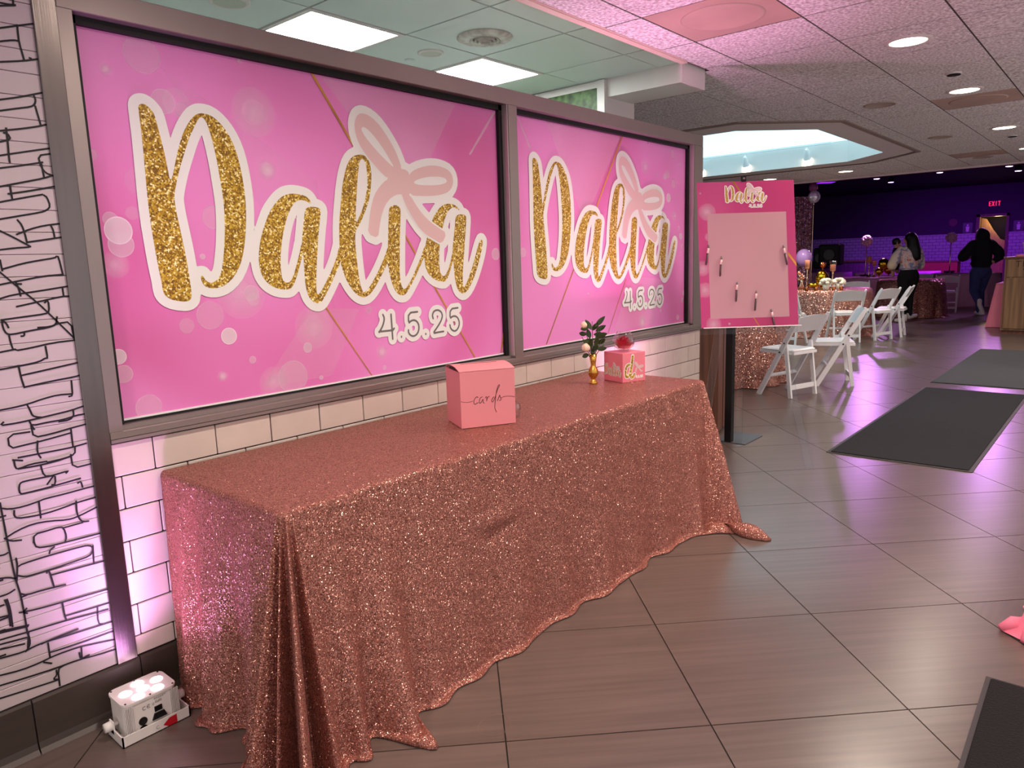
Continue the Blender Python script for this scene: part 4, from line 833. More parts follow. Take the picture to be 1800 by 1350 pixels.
for k, (a, b_, z_) in enumerate(tips):
    MB().tube([V3(0, 0, .0), V3(a*.25, b_*.3, z_*.45), V3(a, b_, z_)], [.002, .002, .0014], 6).build('stem', M_stem, t, True)
def leaf(base, d, L, wd_, parent):
    d = Vector(d).normalized(); s = d.cross(J3).normalized(); nrm = s.cross(d); v, f = [], []
    N = 7
    for i in range(N+1):
        q = i/N; ww = wd_*math.sin(math.pi*min(1, q*.97+.02))**.8; c_ = Vector(base)+d*(L*q) - nrm*(.12*L*q*q)
        v += [c_-s*ww+nrm*.15*ww, c_, c_+s*ww+nrm*.15*ww]
    for i in range(N): f += [(3*i, 3*i+1, 3*i+4, 3*i+3), (3*i+1, 3*i+2, 3*i+5, 3*i+4)]
    MB().add(v, f).build('leaf', M_leaf, parent, True)
for (a, z_, da, dz, L) in ((-.005, .175, -.30, .5, .06), (.012, .19, .6, .6, .072), (.015, .165, .8, .45, .06), (-.02, .185, -1, -.1, .045), (.0, .17, .2, .3, .05), (.005, .15, .9, .05, .05), (.02, .14, .7, .25, .055), (-.045, .115, .5, .1, .05), (-.03, .15, -.8, .2, .04), (.02, .075, 1, .1, .05), (-.02, .05, -.7, -.2, .04), (.015, .12, .3, .5, .05), (-.01, .10, -.5, .3, .05), (.01, .09, .2, .6, .05), (-.02, .08, .1, .7, .05), (.0, .06, .4, .6, .05), (-.012, .13, -.2, .7, .05), (.03, .10, .6, .5, .045)):
    leaf(V3(a, (rnd()-.5)*.03, z_), V3(da, (rnd()-.5)*.5, dz), L, .0125, t)
for (a, b_, z_, r) in ((-.045, .0, .20, .016), (-.038, -.02, .088, .020)):
    rs = MB().ball(V3(a, b_, z_), r, r, r*1.05, 14, 10, fn=lambda th, ph: 1-.05*math.sin(3*ph+4*th)).build('rose', M_cream, t, True)
    for k in range(7):
        an = k*.9; p_ = V3(a, b_, z_)
        MB().ball(p_+Vector((math.cos(an)*r*.5, math.sin(an)*r*.5, -r*.1)), r*.62, r*.62, r*.85, 8, 6).build('petal', M_cream, rs, True)
t = tag(MB().lathe([(.012, 0), (.03, .002), (.033, .03), (.031, .055), (.026, .062), (.024, .060), (.029, .05), (.030, .03), (.027, .006), (.002, .004)], n=28, cap=False).build('glass_cup', M_glass, None, True), 'small clear glass cup half hidden behind the pink card box', 'cup')
t.location = (2.205, 1.90, TZ+.001)

# ------------------------------------------------------------------ floor uplights
M_par = mat('white_powder_coat', S(224, 218, 214), 0.4)
M_led = mat('led_glow', S(255, 225, 245), 0.3, emit=S(255, 214, 246), estr=7.0)
M_red = mat('red_sticker', S(190, 20, 34), 0.45)
def rrect(x0, x1, y0, y1, r, n=5):
    o = []
    for cx, cy, a0 in ((x1-r, y1-r, 0), (x0+r, y1-r, 90), (x0+r, y0+r, 180), (x1-r, y0+r, 270)):
        for k in range(n+1): a = R_(a0+90*k/n); o.append((cx+r*math.cos(a), cy+r*math.sin(a)))
    return o
def uplight(label, loc, rz, w=UPLIGHT_W, size=68, tint=S(244, 172, 255)):
    t = thing('uplight', label, 'uplight', loc, rz)
    # local: x along the wall, y towards the wall, origin at base centre
    MB().prism(rrect(-.078, .078, -.058, .062, .024), lambda u, v, s: (u, v, .014 if s == 0 else .112)).build('housing', M_par, t)
    tp = MB().prism(rrect(-.081, .081, -.061, .065, .026), lambda u, v, s: (u, v, .112 if s == 0 else .119)).build('top_plate', M_par, t)
    for lx, ly in ((-.047, .006), (.0, .036), (.0, -.004), (.048, .012), (-.028, -.038), (.03, -.036)):
        MB().lathe([(.0175, .119), (.0175, .1212), (.012, .123), (.001, .1235)], (lx, ly, 0), 24).build('led_lens', M_led, tp, True)
    for lx, ly in ((-.07, -.05), (.07, -.05), (-.07, .054), (.07, .054), (0, .058), (0, -.055)): MB().lathe([(.003, .119), (.003, .1205), (.001, .1207)], (lx, ly, 0), 10).build('screw', M_black, tp)
    fn = MB()
    for k in range(7):
        for sgn in (-1, 1): fn.box(sgn*.066-.012+k*.004, sgn*.066-.012+k*.004+.0016, -.0605, -.055, .02, .108)
    tag(fn.build('cooling_fins', M_par, t), kind='stuff')
    br = MB().box(-.098, .104, -.074, -.070, 0, .034).box(-.098, -.094, -.074, .03, 0, .034).box(.100, .104, -.074, .03, 0, .034).box(-.098, .104, -.074, .03, 0, .003)
    br.build('yoke', M_par, t)
    for sx in (-1, 1): MB().tube([(sx*.08, 0, .045), (sx*.094, 0, .045), (sx*.098, 0, .045), (sx*.118, 0, .045)], [.006, .006, .015, .014], 16).build('knob', M_par, t, True)
    MB().box(-.098, -.094, -.014, .014, .02, .06).box(.1, .104, -.014, .014, .02, .06).build('yoke_arm', M_par, t)
    y_ = -.0587
    MB().tube([(-.030, y_+.002, .048), (-.030, y_-.002, .048)], .0125, 20).tube([(-.03, y_+.002, .022), (-.03, y_-.002, .022)], .0125, 20).build('socket', M_blackgloss, t)
    MB().box(.006, .028, y_-.003, y_+.002, .060, .076).prism([(-.004, .036), (.040, .036), (.033, .055), (.004, .055)], lambda u, v, s: (u, y_-.004 if s == 0 else y_+.002, v)).build('power_inlet', M_blackgloss, t)
    MB().prism([(.020, .014), (.034, .003), (.062, .003), (.062, .030), (.040, .029)], lambda u, v, s: (u, -.0746 if s == 0 else -.0738, v)).build('sticker', M_red, t)
    lt = MB(); f2 = lambda u, v: (u, y_-.0002, v)
    arc = lambda cx, cz, r, a0, a1: [(cx+r*math.cos(R_(a0+(a1-a0)*k/6)), cz+r*math.sin(R_(a0+(a1-a0)*k/6))) for k in range(7)]
    ribbon(lt, arc(-.022, .086, .0055, 60, 300), .0014, f2); ribbon(lt, arc(-.009, .0865, .0055, 60, 300), .0014, f2); ribbon(lt, [(-.014, .0865), (-.0075, .0865)], .0012, f2)
    ribbon(lt, [(.002, .084), (.002, .091), (.006, .091), (.006, .084), (.002, .084)], .001, f2)
    x = .011                                        # RoHS
    for st in ([[(0, 0), (0, 7), (3, 7), (3, 4), (0, 3.5), (3, 0)], [(4.5, 0), (4.5, 4), (7, 4), (7, 0), (4.5, 0)], [(8.5, 0), (8.5, 7)], [(8.5, 3.5), (11, 3.5)], [(11, 0), (11, 7)], [(15, 7), (12.5, 6), (12.5, 4), (15, 3), (15, 1), (12.5, 0)]]): ribbon(lt, [(x+a*.0012, .087+c*.0011) for a, c in st], .0009, f2)
    for zz, n_ in ((.100, 5), (.1035, 6)):
        for k in range(n_): ribbon(lt, [(.008+k*.006, zz), (.0115+k*.006, zz)], .0012, f2)
    lt.build('markings', M_black, t)
    arcs = MB(); ribbon(arcs, arc(.004, .016, .005, 60, 320), .0012, lambda u, v: (u, -.0748, v)); arcs.build('stamp', mat('grey_stamp', S(120, 110, 110), .6), t)
    light('uplight_beam', 'SPOT', (0, 0, .126), w, tint, t, rot=(math.pi, 0, 0), spot_size=R_(size), spot_blend=1.0, shadow_soft_size=.05)
    if size < 100: light('uplight_spill', 'SPOT', (0, 0, .127), w*.42, tint, t, rot=(math.pi, 0, 0), spot_size=R_(132), spot_blend=1.0, shadow_soft_size=.06)
    return t
uplight('small white LED uplight glowing pink on the floor at the left end of the table', (.794, 2.222, 0), R_(0))
uplight('white LED uplight hidden behind the far right end of the sequin table', (3.74, 2.20, 0), R_(8), 170, 64, S(255, 170, 225))
for x_, y_, lb in ((1.6, -1.9, 'unseen LED uplight added behind the camera to brighten the ceiling'), (5.4, -1.5, 'unseen LED uplight added outside the right edge to brighten the ceiling'), (9.2, -1.5, 'unseen LED uplight added farther off the right edge to brighten the ceiling')): uplight(lb, (x_, y_, 0), math.pi, 110, 150, S(255, 216, 226))  # out-of-view uplights added to lift the ceiling brightness
# ------------------------------------------------------------------ pink sign board on a clear easel
M_bpink = mat_pink('board_print', S(184, 62, 120), S(172, 50, 102), S(198, 92, 142))
M_bpale = mat('pale_board_field', S(188, 142, 150), 0.4)
P_bl, P_br, P_tr, P_tl = Vector((4.312, 2.101, .920)), Vector((4.722, 1.632, .920)), Vector((4.872, 1.694, 1.836)), Vector((4.460, 2.168, 1.836))
ex = (P_br-P_bl).normalized(); ez = (((P_tl+P_tr)-(P_bl+P_br))/2); ez = (ez-ex*ez.dot(ex)).normalized(); ey = ez.cross(ex)
BW, BH = (P_br-P_bl).length, ((P_tl+P_tr)/2-(P_bl+P_br)/2).length
t = thing('sign_board', 'pink sign board with blank pale field and gold name at the top, on the easel', 'sign')
t.matrix_world = Matrix(((ex.x, ey.x, ez.x, P_bl.x), (ex.y, ey.y, ez.y, P_bl.y), (ex.z, ey.z, ez.z, P_bl.z), (0, 0, 0, 1)))
board = t; board_mx = t.matrix_world.copy()
MB().box(0, BW, 0, .006, 0, BH).build('panel', M_bpink, t)
MB().box(.060, BW-.056, -.0006, .001, .055, .728).build('pale_field', M_bpale, t)
fade_discs('bokeh_circles', [(.06, .74, .055, .4, 2), (.07, .58, .03, .3, 2), (.02, .38, .05, .35, 2), (.03, .24, .05, .35, 2), (.08, .02, .05, .35, 2), (.18, .02, .012, .4, 1), (.02, .86, .01, .4, 1)], -.0004, t, (0, BW), (0, BH))
MB().add([(.225, -.0005, BH), (.240, -.0005, BH), (.300, -.0005, .84), (.29, -.0005, .84)], [(0, 1, 2, 3)]).add([(BW-.054, -.0005, .45), (BW-.05, -.0005, .47), (BW, -.0005, .395), (BW, -.0005, .375)], [(0, 1, 2, 3)]).add([(.335, -.0005, .054), (.342, -.0005, .054), (.375, -.0005, 0), (.368, -.0005, 0)], [(0, 1, 2, 3)]).build('gold_line', M_gline, t)
me_f = [(BW-.052, -.0005, .53), (BW, -.0005, .59), (BW, -.0005, .0), (BW-.052, -.0005, .0)]
emblem(t, (.0015, -.0008, .5785), .171)
M_penw, M_pend, M_pentip = mat('pen_grip', S(232, 200, 196), .5), mat('pen_barrel', S(72, 54, 54), .4), mat('pen_cap', S(120, 112, 112), .4)
for (u, w_, a), lb in zip(((.040, .40, -10), (.128, .325, -6), (.225, .16, -5), (.345, .10, -6), (.560, .385, 9), (.47, -.02, 10)), ('marker pen on the far left edge of the pink sign board', 'marker pen on the left side of the pale sign field', 'marker pen low on the sign board, left of centre', 'marker pen at the bottom middle of the pale field', 'marker pen on the right edge of the pale field', 'marker pen hanging off the bottom edge of the sign board')):
    o = thing('marker_pen', lb, 'pen', (0, 0, 0), 0, 'pens stuck to the sign board')
    o.matrix_world = board_mx @ Matrix.Translation((u, -.008, w_)) @ Matrix.Rotation(R_(-a), 4, 'Y')
    MB().tube([(0, 0, .0), (0, 0, .004), (0, 0, .075)], [.003, .0055, .006], 10).build('barrel', M_pend, o, True)
    MB().tube([(0, 0, .075), (0, 0, .108)], [.0068, .0068], 10).build('grip', M_penw, o, True)
    MB().tube([(0, 0, .108), (0, 0, .128)], [.0058, .005], 10).build('cap', M_pentip, o, True)
M_acry = mat_clear('clear_acrylic', (.95, .96, .96), .3)
t = thing('easel', 'clear acrylic easel carrying the pink sign board', 'easel')
nb = Vector((ey.x, ey.y, 0)).normalized()
def leg(a, b, w, th): MB().bar(a, b, th, w, upv=ex).build('leg', M_acry, t)
top = P_bl+ex*(BW*.5)+ez*(.80)+ey*.02
c0 = P_bl+ey*.018
leg(Vector((4.67, 1.515, .002)), top+ex*.05, .05, .006)
leg(Vector((4.20, 2.055, .002)), top-ex*.05, .05, .006)
leg(Vector((4.97, 2.12, .002)), top+ey*.01, .05, .006)
MB().bar(P_bl-ez*.006+ey*-.02, P_br-ez*.006+ey*-.02, .06, .005, upv=ez).bar(P_bl-ez*.02+ey*.018, P_br-ez*.02+ey*.018, .005, .05, upv=ez).build('ledge', M_acry, t)
MB().bar(P_bl-ez*.006+ey*-.051, P_br-ez*.006+ey*-.051, .002, .006, upv=ez).build('ledge_edge', mat('acrylic_edge', S(235, 232, 230), .3), t)

# dark wood column and black post behind the board
M_walnut = mat('dark_walnut', S(104, 62, 46), 0.42, noise=(2.5, 0.35, (14, 14, 0.5)))
t = thing('wood_column', 'dark walnut panelled column behind the sign board', 'column', (5.16, 2.37, 0), R_(14))
MB().box(0, .58, 0, .45, .02, 1.15).build('body', M_walnut, t)
MB().box(.19, .194, -.003, .002, .02, 1.15).box(.38, .384, -.003, .002, .02, 1.15).build('groove', M_black, t)
MB().box(.02, .56, .02, .43, 0, .02).build('plinth', M_black, t)
t = thing('black_post', 'black square post on a flat steel foot plate beside the wood column', 'post', (5.035, 2.215, 0))
MB().box(-.03, .02, -.02, .03, .006, 1.1).build('post', M_blackgloss, t)
MB().box(-.03, .30, -.13, .10, 0, .006).build('foot_plate', mat('grey_plate', S(84, 84, 90), .45, .3), t)
o = thing('clip', 'small black clip on the top edge of the pink sign board', 'clip')
o.matrix_world = board_mx @ Matrix.Translation((.302, 0, BH))
MB().box(-.016, .016, -.004, .010, -.004, .034, bev=.002).build('body', M_blackgloss, o)
MB().box(-.006, .006, -.0055, -.0035, .012, .022).build('stud', M_alu, o)

# ------------------------------------------------------------------ floor mats
M_mat = mat('black_carpet_mat', S(23, 23, 26), 0.97, noise=(140.0, .35), bump=(160.0, .004))
M_matg = mat('grey_carpet_mat', S(62, 62, 65), 0.97, noise=(140.0, .3), bump=(160.0, .004))
M_rub = mat('mat_rubber_edge', S(58, 54, 54), 0.6)
def floor_mat(label, x0, x1, y0, y1, m, rz=0, e=.022):
    t = thing('floor_mat', label, 'mat', ((x0+x1)/2, (y0+y1)/2, 0), rz, 'carpet mats on the tiles')
    a, b = (x1-x0)/2, (y1-y0)/2
    MB().box(-a, a, -b, b, .0006, .004).build('rubber_border', M_rub, t)
    MB().box(-a+e, a-e, -b+e, b-e, .004, .010, bev=.003).build('carpet', m, t)
floor_mat('black carpet mat with rubber edge in the middle of the walkway', 5.12, 8.14, .68, 1.55, M_mat)
floor_mat('greyer carpet mat lying beyond the black mat', 8.47, 11.6, .72, 1.56, M_matg, e=.008)
floor_mat('black carpet mat cut off at the lower right corner', .7, 2.625, -.65, .25, mat('deep_black_carpet', S(18, 17, 18), .97, noise=(140.0, .3), bump=(160.0, .004)), R_(1), e=.014)
# pink cloth puddle at the right edge
M_pcloth = mat('pink_satin', S(244, 130, 158), 0.5)
def pink_skirt(parent, x0, x1, y0, y1, top, flare, m, name='cloth', seed=1, nf=9):
    rr = random.Random(seed); path = []
    for (ax, ay), (bx_, by), n_ in (((x0, y1), (x0, y0), (-1, 0)), ((x0, y0), (x1, y0), (0, -1)), ((x1, y0), (x1, y1), (1, 0)), ((x1, y1), (x0, y1), (0, 1))):
        for k in range(24): q = k/24; path.append((ax+(bx_-ax)*q, ay+(by-ay)*q, n_, q))
    v, f = [], []; NV = 14; n = len(path); ph = [rr.random()*6.28 for _ in range(3)]
    for i, (x, y, n_, q) in enumerate(path):
        c_ = max(bump_(q, 0, .08), bump_(q, 1, .08))
        dx, dy = n_
        if c_ > .05: cx, cy = x-(x0+x1)/2, y-(y0+y1)/2; l = math.hypot(cx/(x1-x0), cy/(y1-y0)); k_ = min(1, c_); dx, dy = dx*(1-k_)+math.copysign(.75, cx)*k_, dy*(1-k_)+math.copysign(.75, cy)*k_
        for k in range(NV+1):
            w_ = k/NV; o = flare*w_*(.5+1.3*c_) + .022*w_*math.sin(i/n*6.283*nf+ph[0]) + .01*w_*math.sin(i/n*6.283*nf*2.3+ph[1])
            v.append((x+dx*o, y+dy*o, top-(top-.006)*w_))
    m_ = NV+1
    for i in range(n):
        for k in range(NV): f.append((i*m_+k, i*m_+k+1, ((i+1) % n)*m_+k+1, ((i+1) % n)*m_+k))
    f.append(tuple(i*m_ for i in range(n)))
    mb = MB(); mb.add(v, f); return mb.build(name, m, parent, True)
t = thing('pink_tablecloth', 'bright pink cloth trailing on the floor at the right edge', 'tablecloth', (3.11, -.20, 0))
pk = MB(); v, f = [], []
for i in range(25):
    a = R_(60+200*i/24)
    for k in range(9):
        q = k/8; r0 = .20+.20*q**1.5+.035*math.sin(i*1.3)*q+.05*bump_(i, 5, 2)*q; z_ = .75*(1-q)**1.0 if k < 7 else (.03+.02*math.sin(i*2.1) if k == 7 else .006)
        v.append((.03+r0*math.cos(a), .02+r0*math.sin(a), z_))
for i in range(24):
    for k in range(8): f.append((i*9+k, i*9+k+1, (i+1)*9+k+1, (i+1)*9+k))
pk.add(v, f).add([(.03+.2*math.cos(R_(60+200*i/24)), .02+.2*math.sin(R_(60+200*i/24)), .75) for i in range(25)], [tuple(range(25))])
pk.build('drape', M_pcloth, t, True)
MB().tube([(-.06, .385, .018), (-.10, .44, .03), (-.125, .475, .012)], [.03, .026, .012], 10).tube([(-.10, .35, .02), (-.15, .385, .025), (-.185, .40, .01)], [.03, .024, .01], 10).ball((-.08, .36, .012), .09, .06, .022, 14, 8).build('trailing_hem', M_pcloth, t, True)
t = tag(MB().tube([Vector((1.45, 1.36, .0015))+Vector((.055*math.cos(a)*(1+.1*math.sin(3*a)), .045*math.sin(a), 0)) for a in [x*.35 for x in range(21)]]+[Vector((1.40, 1.25, .0015))], .00035, 5).build('loose_thread', mat('pale_thread', S(140, 115, 100), .6)), 'thin curled thread lying on the floor by the cloth', 'thread')

# ------------------------------------------------------------------ white folding chairs
M_chair = mat('white_resin', S(236, 234, 236), 0.38)
M_pad = mat('white_vinyl_pad', S(242, 240, 240), 0.32)
def make_chair():
    t = thing('folding_chair', '', 'chair')
    ft, tp = (.17, 0.0), (-.27, .80)
    yz = lambda z: ft[0]+(tp[0]-ft[0])*z/.80
    for sx in (-1, 1):
        x = sx*.213
        lg = MB().bar((x, yz(0), 0), (x, yz(.74), .74), .024, .046, upv=(0, 1, .55)).bar((x, yz(.74), .74), (x, yz(.80)-.004, .805), .024, .046, upv=(0, 1, .55), w2=.016, h2=.026)
        lg.build('long_leg', M_chair, t)
        xr = sx*.186
        MB().bar((xr, -.180, 0), (xr, -.108, .53), .022, .036, upv=(0, 1, 0)).build('rear_leg', M_chair, t)
        MB().tube([(sx*.225, yz(.44), .44), (sx*.228, yz(.44), .44)], .009, 10).tube([(sx*.225, yz(.53), .53), (sx*.228, yz(.53), .53)], .009, 10).build('bolt', M_black, t)
    n = 10
    bk = MB(); v, f = [], []
    for i in range(n+1):
        u = -1+2*i/n; x = u*.204; zt = .775+.022*(1-u*u); zb = .630+.008*(1-u*u); cy = -.022*(1-u*u)
        for zz in (zb, zt):
            for dy in (-.009, .009): v.append((x, yz(zz)+cy+dy, zz))
    for i in range(n):
        a, b = 4*i, 4*i+4
        f += [(a, b, b+2, a+2), (a+1, a+3, b+3, b+1), (a+2, b+2, b+3, a+3), (a, a+1, b+1, b)]
    f += [(0, 2, 3, 1), (4*n, 4*n+1, 4*n+3, 4*n+2)]
    bk.add(v, f).build('backrest', M_chair, t)
    MB().box(-.172, .172, -.195, .205, .418, .442).build('seat_frame', M_chair, t)
    MB().box(-.165, .165, -.188, .198, .442, .468, bev=.012).build('seat_pad', M_pad, t)
    MB().bar((-.2, yz(.20), .20), (.2, yz(.20), .20), .016, .034, upv=(0, 1, .5)).build('front_stretcher', M_chair, t)
    MB().bar((-.186, -.166, .10), (.186, -.166, .10), .016, .045, upv=(0, 0, 1)).build('rear_stretcher', M_chair, t)
    return t
CH = [((7.14, 2.556), -17.5, 'white folding chair nearest the camera, half behind the pink sign board'), ((7.97, 2.39), 23, 'white folding chair seen side-on in front of the others'), ((11.82, 3.40), -57, 'white folding chair with its back to us at the candle-lit table'),
      ((12.33, 3.10), -23, 'white folding chair right of the candle-lit table, nearer of two overlapping'), ((12.90, 2.98), 5, 'white folding chair behind another, right beside the walking woman'), ((11.22, 4.02), -95, 'white folding chair peeking out at the right edge of the pink sign board'),
      ((13.98, 4.30), 102, 'white folding chair on the far side of the candle-lit table'), ((15.35, 4.15), -85, 'grey looking folding chair back in front of the gold balloons'), ((18.25, 3.16), -78, 'purple-lit folding chair at the far pink table'),
      ((15.7, 4.72), -85, 'folding chair back among the dim tables left of the gold balloons'), ((19.6, 3.95), -70, 'purple-lit folding chair left of the far pink table')]
ch0 = make_chair()
for k, ((x, y), a, lb) in enumerate(CH):
    o = ch0 if k == 0 else copy_tree(ch0)
    o.location = (x, y, 0); o.rotation_euler = (0, 0, R_(a)); o['label'] = lb; o['group'] = 'white folding chairs'

# ------------------------------------------------------------------ round tables
def round_cloth(label, x, y, r, m, nf=17, seed=0, flare=.06, grp='round tablecloths'):
    rr = random.Random(seed); N, NV = 170, 16; v, f = [], []; ph = [rr.random()*6.28 for _ in range(4)]
    for i in range(N):
        a = 2*math.pi*i/N; ca, sa = math.cos(a), math.sin(a)
        fo = .6*math.sin(nf*a+ph[0]+.6*math.sin(3*a))+.3*math.sin(nf*1.7//1*a+ph[1])
        for k in range(NV+1):
            q = k/NV
            rad = r+.004+q**.8*(flare+.045*fo*(.3+.7*q)) + (.02+.03*fo if k == NV else 0); z_ = .755-.75*min(1, q*1.02)
            if k == 0: rad, z_ = r-.012, .762
            v.append((rad*ca, rad*sa, max(.006, z_)))
    for i in range(N):
        for k in range(NV): f.append((i*(NV+1)+k, i*(NV+1)+k+1, ((i+1) % N)*(NV+1)+k+1, ((i+1) % N)*(NV+1)+k))
    f.append(tuple(i*(NV+1) for i in range(N)))
    mb = MB(); mb.add(v, f); o = mb.build('round_tablecloth', m, None, True); o.location = (x, y, 0)
    return tag(o, label, 'tablecloth', grp)
T1, T2, T3, T4, T5 = (7.72, 3.63), (12.86, 4.08), (18.75, 4.78), (16.98, 3.60), (20.6, 3.20)
M_purp = mat('lilac_satin', S(222, 150, 190), .45)
round_cloth('rose gold sequin cloth on the round table behind the sign board', *T1, .76, M_seq2, seed=1)
round_cloth('rose gold sequin cloth on the round table with candles and white flowers', *T2, .78, M_seq2, seed=2)
round_cloth('purple-lit cloth on the far round table with gold balloons', *T3, .85, M_purp, seed=3)
round_cloth('dark gold sequin cloth on the round table right of the walking woman', T4[0], T4[1], .62, M_seq2, seed=4, nf=13)
round_cloth('pink cloth on the farthest round table with tall crystal ball stand', *T5, .72, M_purp, seed=5)

# ------------------------------------------------------------------ centrepieces
M_candle = mat('peach_wax', S(238, 150, 112), .5)
M_chrome = mat('rose_gold_metal', S(232, 196, 170), .18, 1.0)
M_goldfoil = mat('gold_foil', S(222, 176, 40), .16, 1.0)
M_copper = mat('copper_foil', S(196, 110, 70), .2, 1.0)
M_wht = mat('white_petal', S(240, 236, 214), .6, noise=(30.0, .08))
M_smoke = mat('dark_bead', S(70, 40, 60), .15, .6)
ZT = .763
def candlestick(label, x, y, h, rc, hc, hurricane=False):
    t = thing('candlestick', label, 'candlestick', (x, y, ZT), 0, 'candlesticks')
    MB().lathe([(.055, 0), (.055, .008), (.03, .02), (.014, .04), (.02, .07), (.012, .10), (.010, h*.45), (.022, h*.5), (.012, h*.55), (.010, h*.82), (.02, h*.88), (.012, h*.92), (.045, h*.985), (.048, h), (.02, h)], n=18).build('holder', M_chrome, t, True)
    MB().lathe([(rc, h+.001), (rc, h+hc), (rc*.8, h+hc+.003), (.002, h+hc-.002)], n=18).tube([(0, 0, h+hc-.002), (0, 0, h+hc+.012)], .002, 6).build('candle', M_candle, t, True)
    if hurricane: MB().lathe([(rc+.012, h), (rc+.014, h+hc+.06), (rc+.018, h+hc+.065), (rc+.012, h+hc+.062), (rc+.009, h)], n=20, cap=False).build('glass_chimney', M_glass, t, True)
def at2(px, d, z=ZT):
    """a point at picture column px and distance d, used to set the table layout"""
    dd = fw*F_PX + rt*(px-900) - up*(500-675); dd = dd/dd.dot(fw)*d; return dd.x, dd.y
candlestick('tall candlestick with thick peach candle beside the sign board edge', *at2(1418, 12.1), .36, .038, .125)
candlestick('candlestick with peach candle in glass chimney amid white flowers', *at2(1463, 12.1), .30, .042, .10, True)
candlestick('taller thin candlestick on the far table, left of the gold balloons', *at2(1526, 17.0), .34, .05, .13)
candlestick('shorter thin candlestick on the far table, nearest the gold balloons', *at2(1535, 16.95), .27, .042, .09)
def flower_cup(label, px, d):
    x, y = at2(px, d); t = thing('flower_cup', label, 'flowers', (x, y, ZT), 0, 'white flower cups')
    MB().lathe([(.035, 0), (.05, .03), (.06, .09), (.055, .092), (.045, .03)], n=16).build('fluted_cup', M_wht, t, True)
    rr = random.Random(int(px))
    for k in range(26):
        a, e_ = rr.random()*6.28, rr.random()*1.3; r_ = .085
        MB().ball((r_*math.cos(a)*math.cos(e_), r_*math.sin(a)*math.cos(e_), .10+.075*math.sin(e_)), .034, .034, .026, 8, 6).build('bloom', M_wht, t, True)
flower_cup('white flowers in a pleated cup, left one on the candle-lit table', 1452, 11.75)
flower_cup('white flowers in a pleated cup, right one on the candle-lit table', 1474, 11.85)
for (px, d, lb, m) in ((1418, 11.7, 'small copper votive cup below the tall candlestick', M_copper), (1435, 11.6, 'small copper votive cup left of the white flowers', M_copper), (1466, 11.5, 'small copper votive cup between the two white flower cups', M_copper), (1479, 11.6, 'small copper votive cup right of the white flowers', M_copper)):
    x, y = at2(px, d); t = thing('votive_cup', lb, 'votive', (x, y, ZT), 0, 'copper votive cups')
    MB().lathe([(.026, 0), (.032, .06), (.029, .06), (.024, .006)], n=16).build('cup', m, t, True)
    MB().lathe([(.022, .004), (.024, .04), (.001, .041)], n=12).build('wax', M_candle, t, True)
def balloon(label, px, d, zc, rx, rz, m, grp='foil balloons'):
    x, y = at2(px, d); t = thing('balloon', label, 'balloon', (x, y, zc), 0, grp)
    MB().ball((0, 0, 0), rx, rx, rz, 20, 14, fn=lambda th, ph: 1+.04*math.cos(5*ph)*math.sin(th)).build('skin', m, t, True)
    MB().tube([(0, 0, -rz), (0, 0, -rz-.03)], [.008, .02], 8).build('neck', m, t, True)
    if grp == 'round balloons': MB().tube([(0, 0, -rz-.03), (.01, .01, -zc*.5), (0, 0, -zc+.002)], .002, 5).build('ribbon', M_chrome, t)
balloon('gold foil pear-shaped balloon standing on the candle-lit table', 1444, 12.2, ZT+.17, .10, .14, M_goldfoil)
balloon('small gold foil ball on top of the pear-shaped balloon', 1445, 12.2, ZT+.40, .05, .05, M_copper)
balloon('flat gold foil shape lying before the pear-shaped balloon', 1431, 12.0, ZT+.08, .10, .045, M_goldfoil)
balloon('upper dark gold balloon on the far table behind the chairs', 1551, 16.72, ZT+.30, .115, .13, M_goldfoil)
balloon('lower dark gold balloon on the far table behind the chairs', 1561, 16.8, ZT+.155, .11, .10, M_copper)
balloon('left dark gold balloon low on the far table', 1544, 16.85, ZT+.125, .09, .09, M_goldfoil)
M_silver = mat('pearl_balloon', S(226, 220, 236), .16, .5); M_plum = mat('plum_balloon', S(120, 60, 100), .25)
balloon('pearly white balloon at the top of the sequin curtain', 1425, 13.5, 2.37, .105, .11, M_silver, 'round balloons')
balloon('dull plum balloon above the pearly white one', 1423, 13.9, 2.57, .08, .09, M_plum, 'round balloons')
balloon('lilac balloon low behind the tall candlestick', 1411, 13.3, 1.28, .14, .16, mat('lilac_balloon', S(190, 150, 220), .25), 'round balloons')
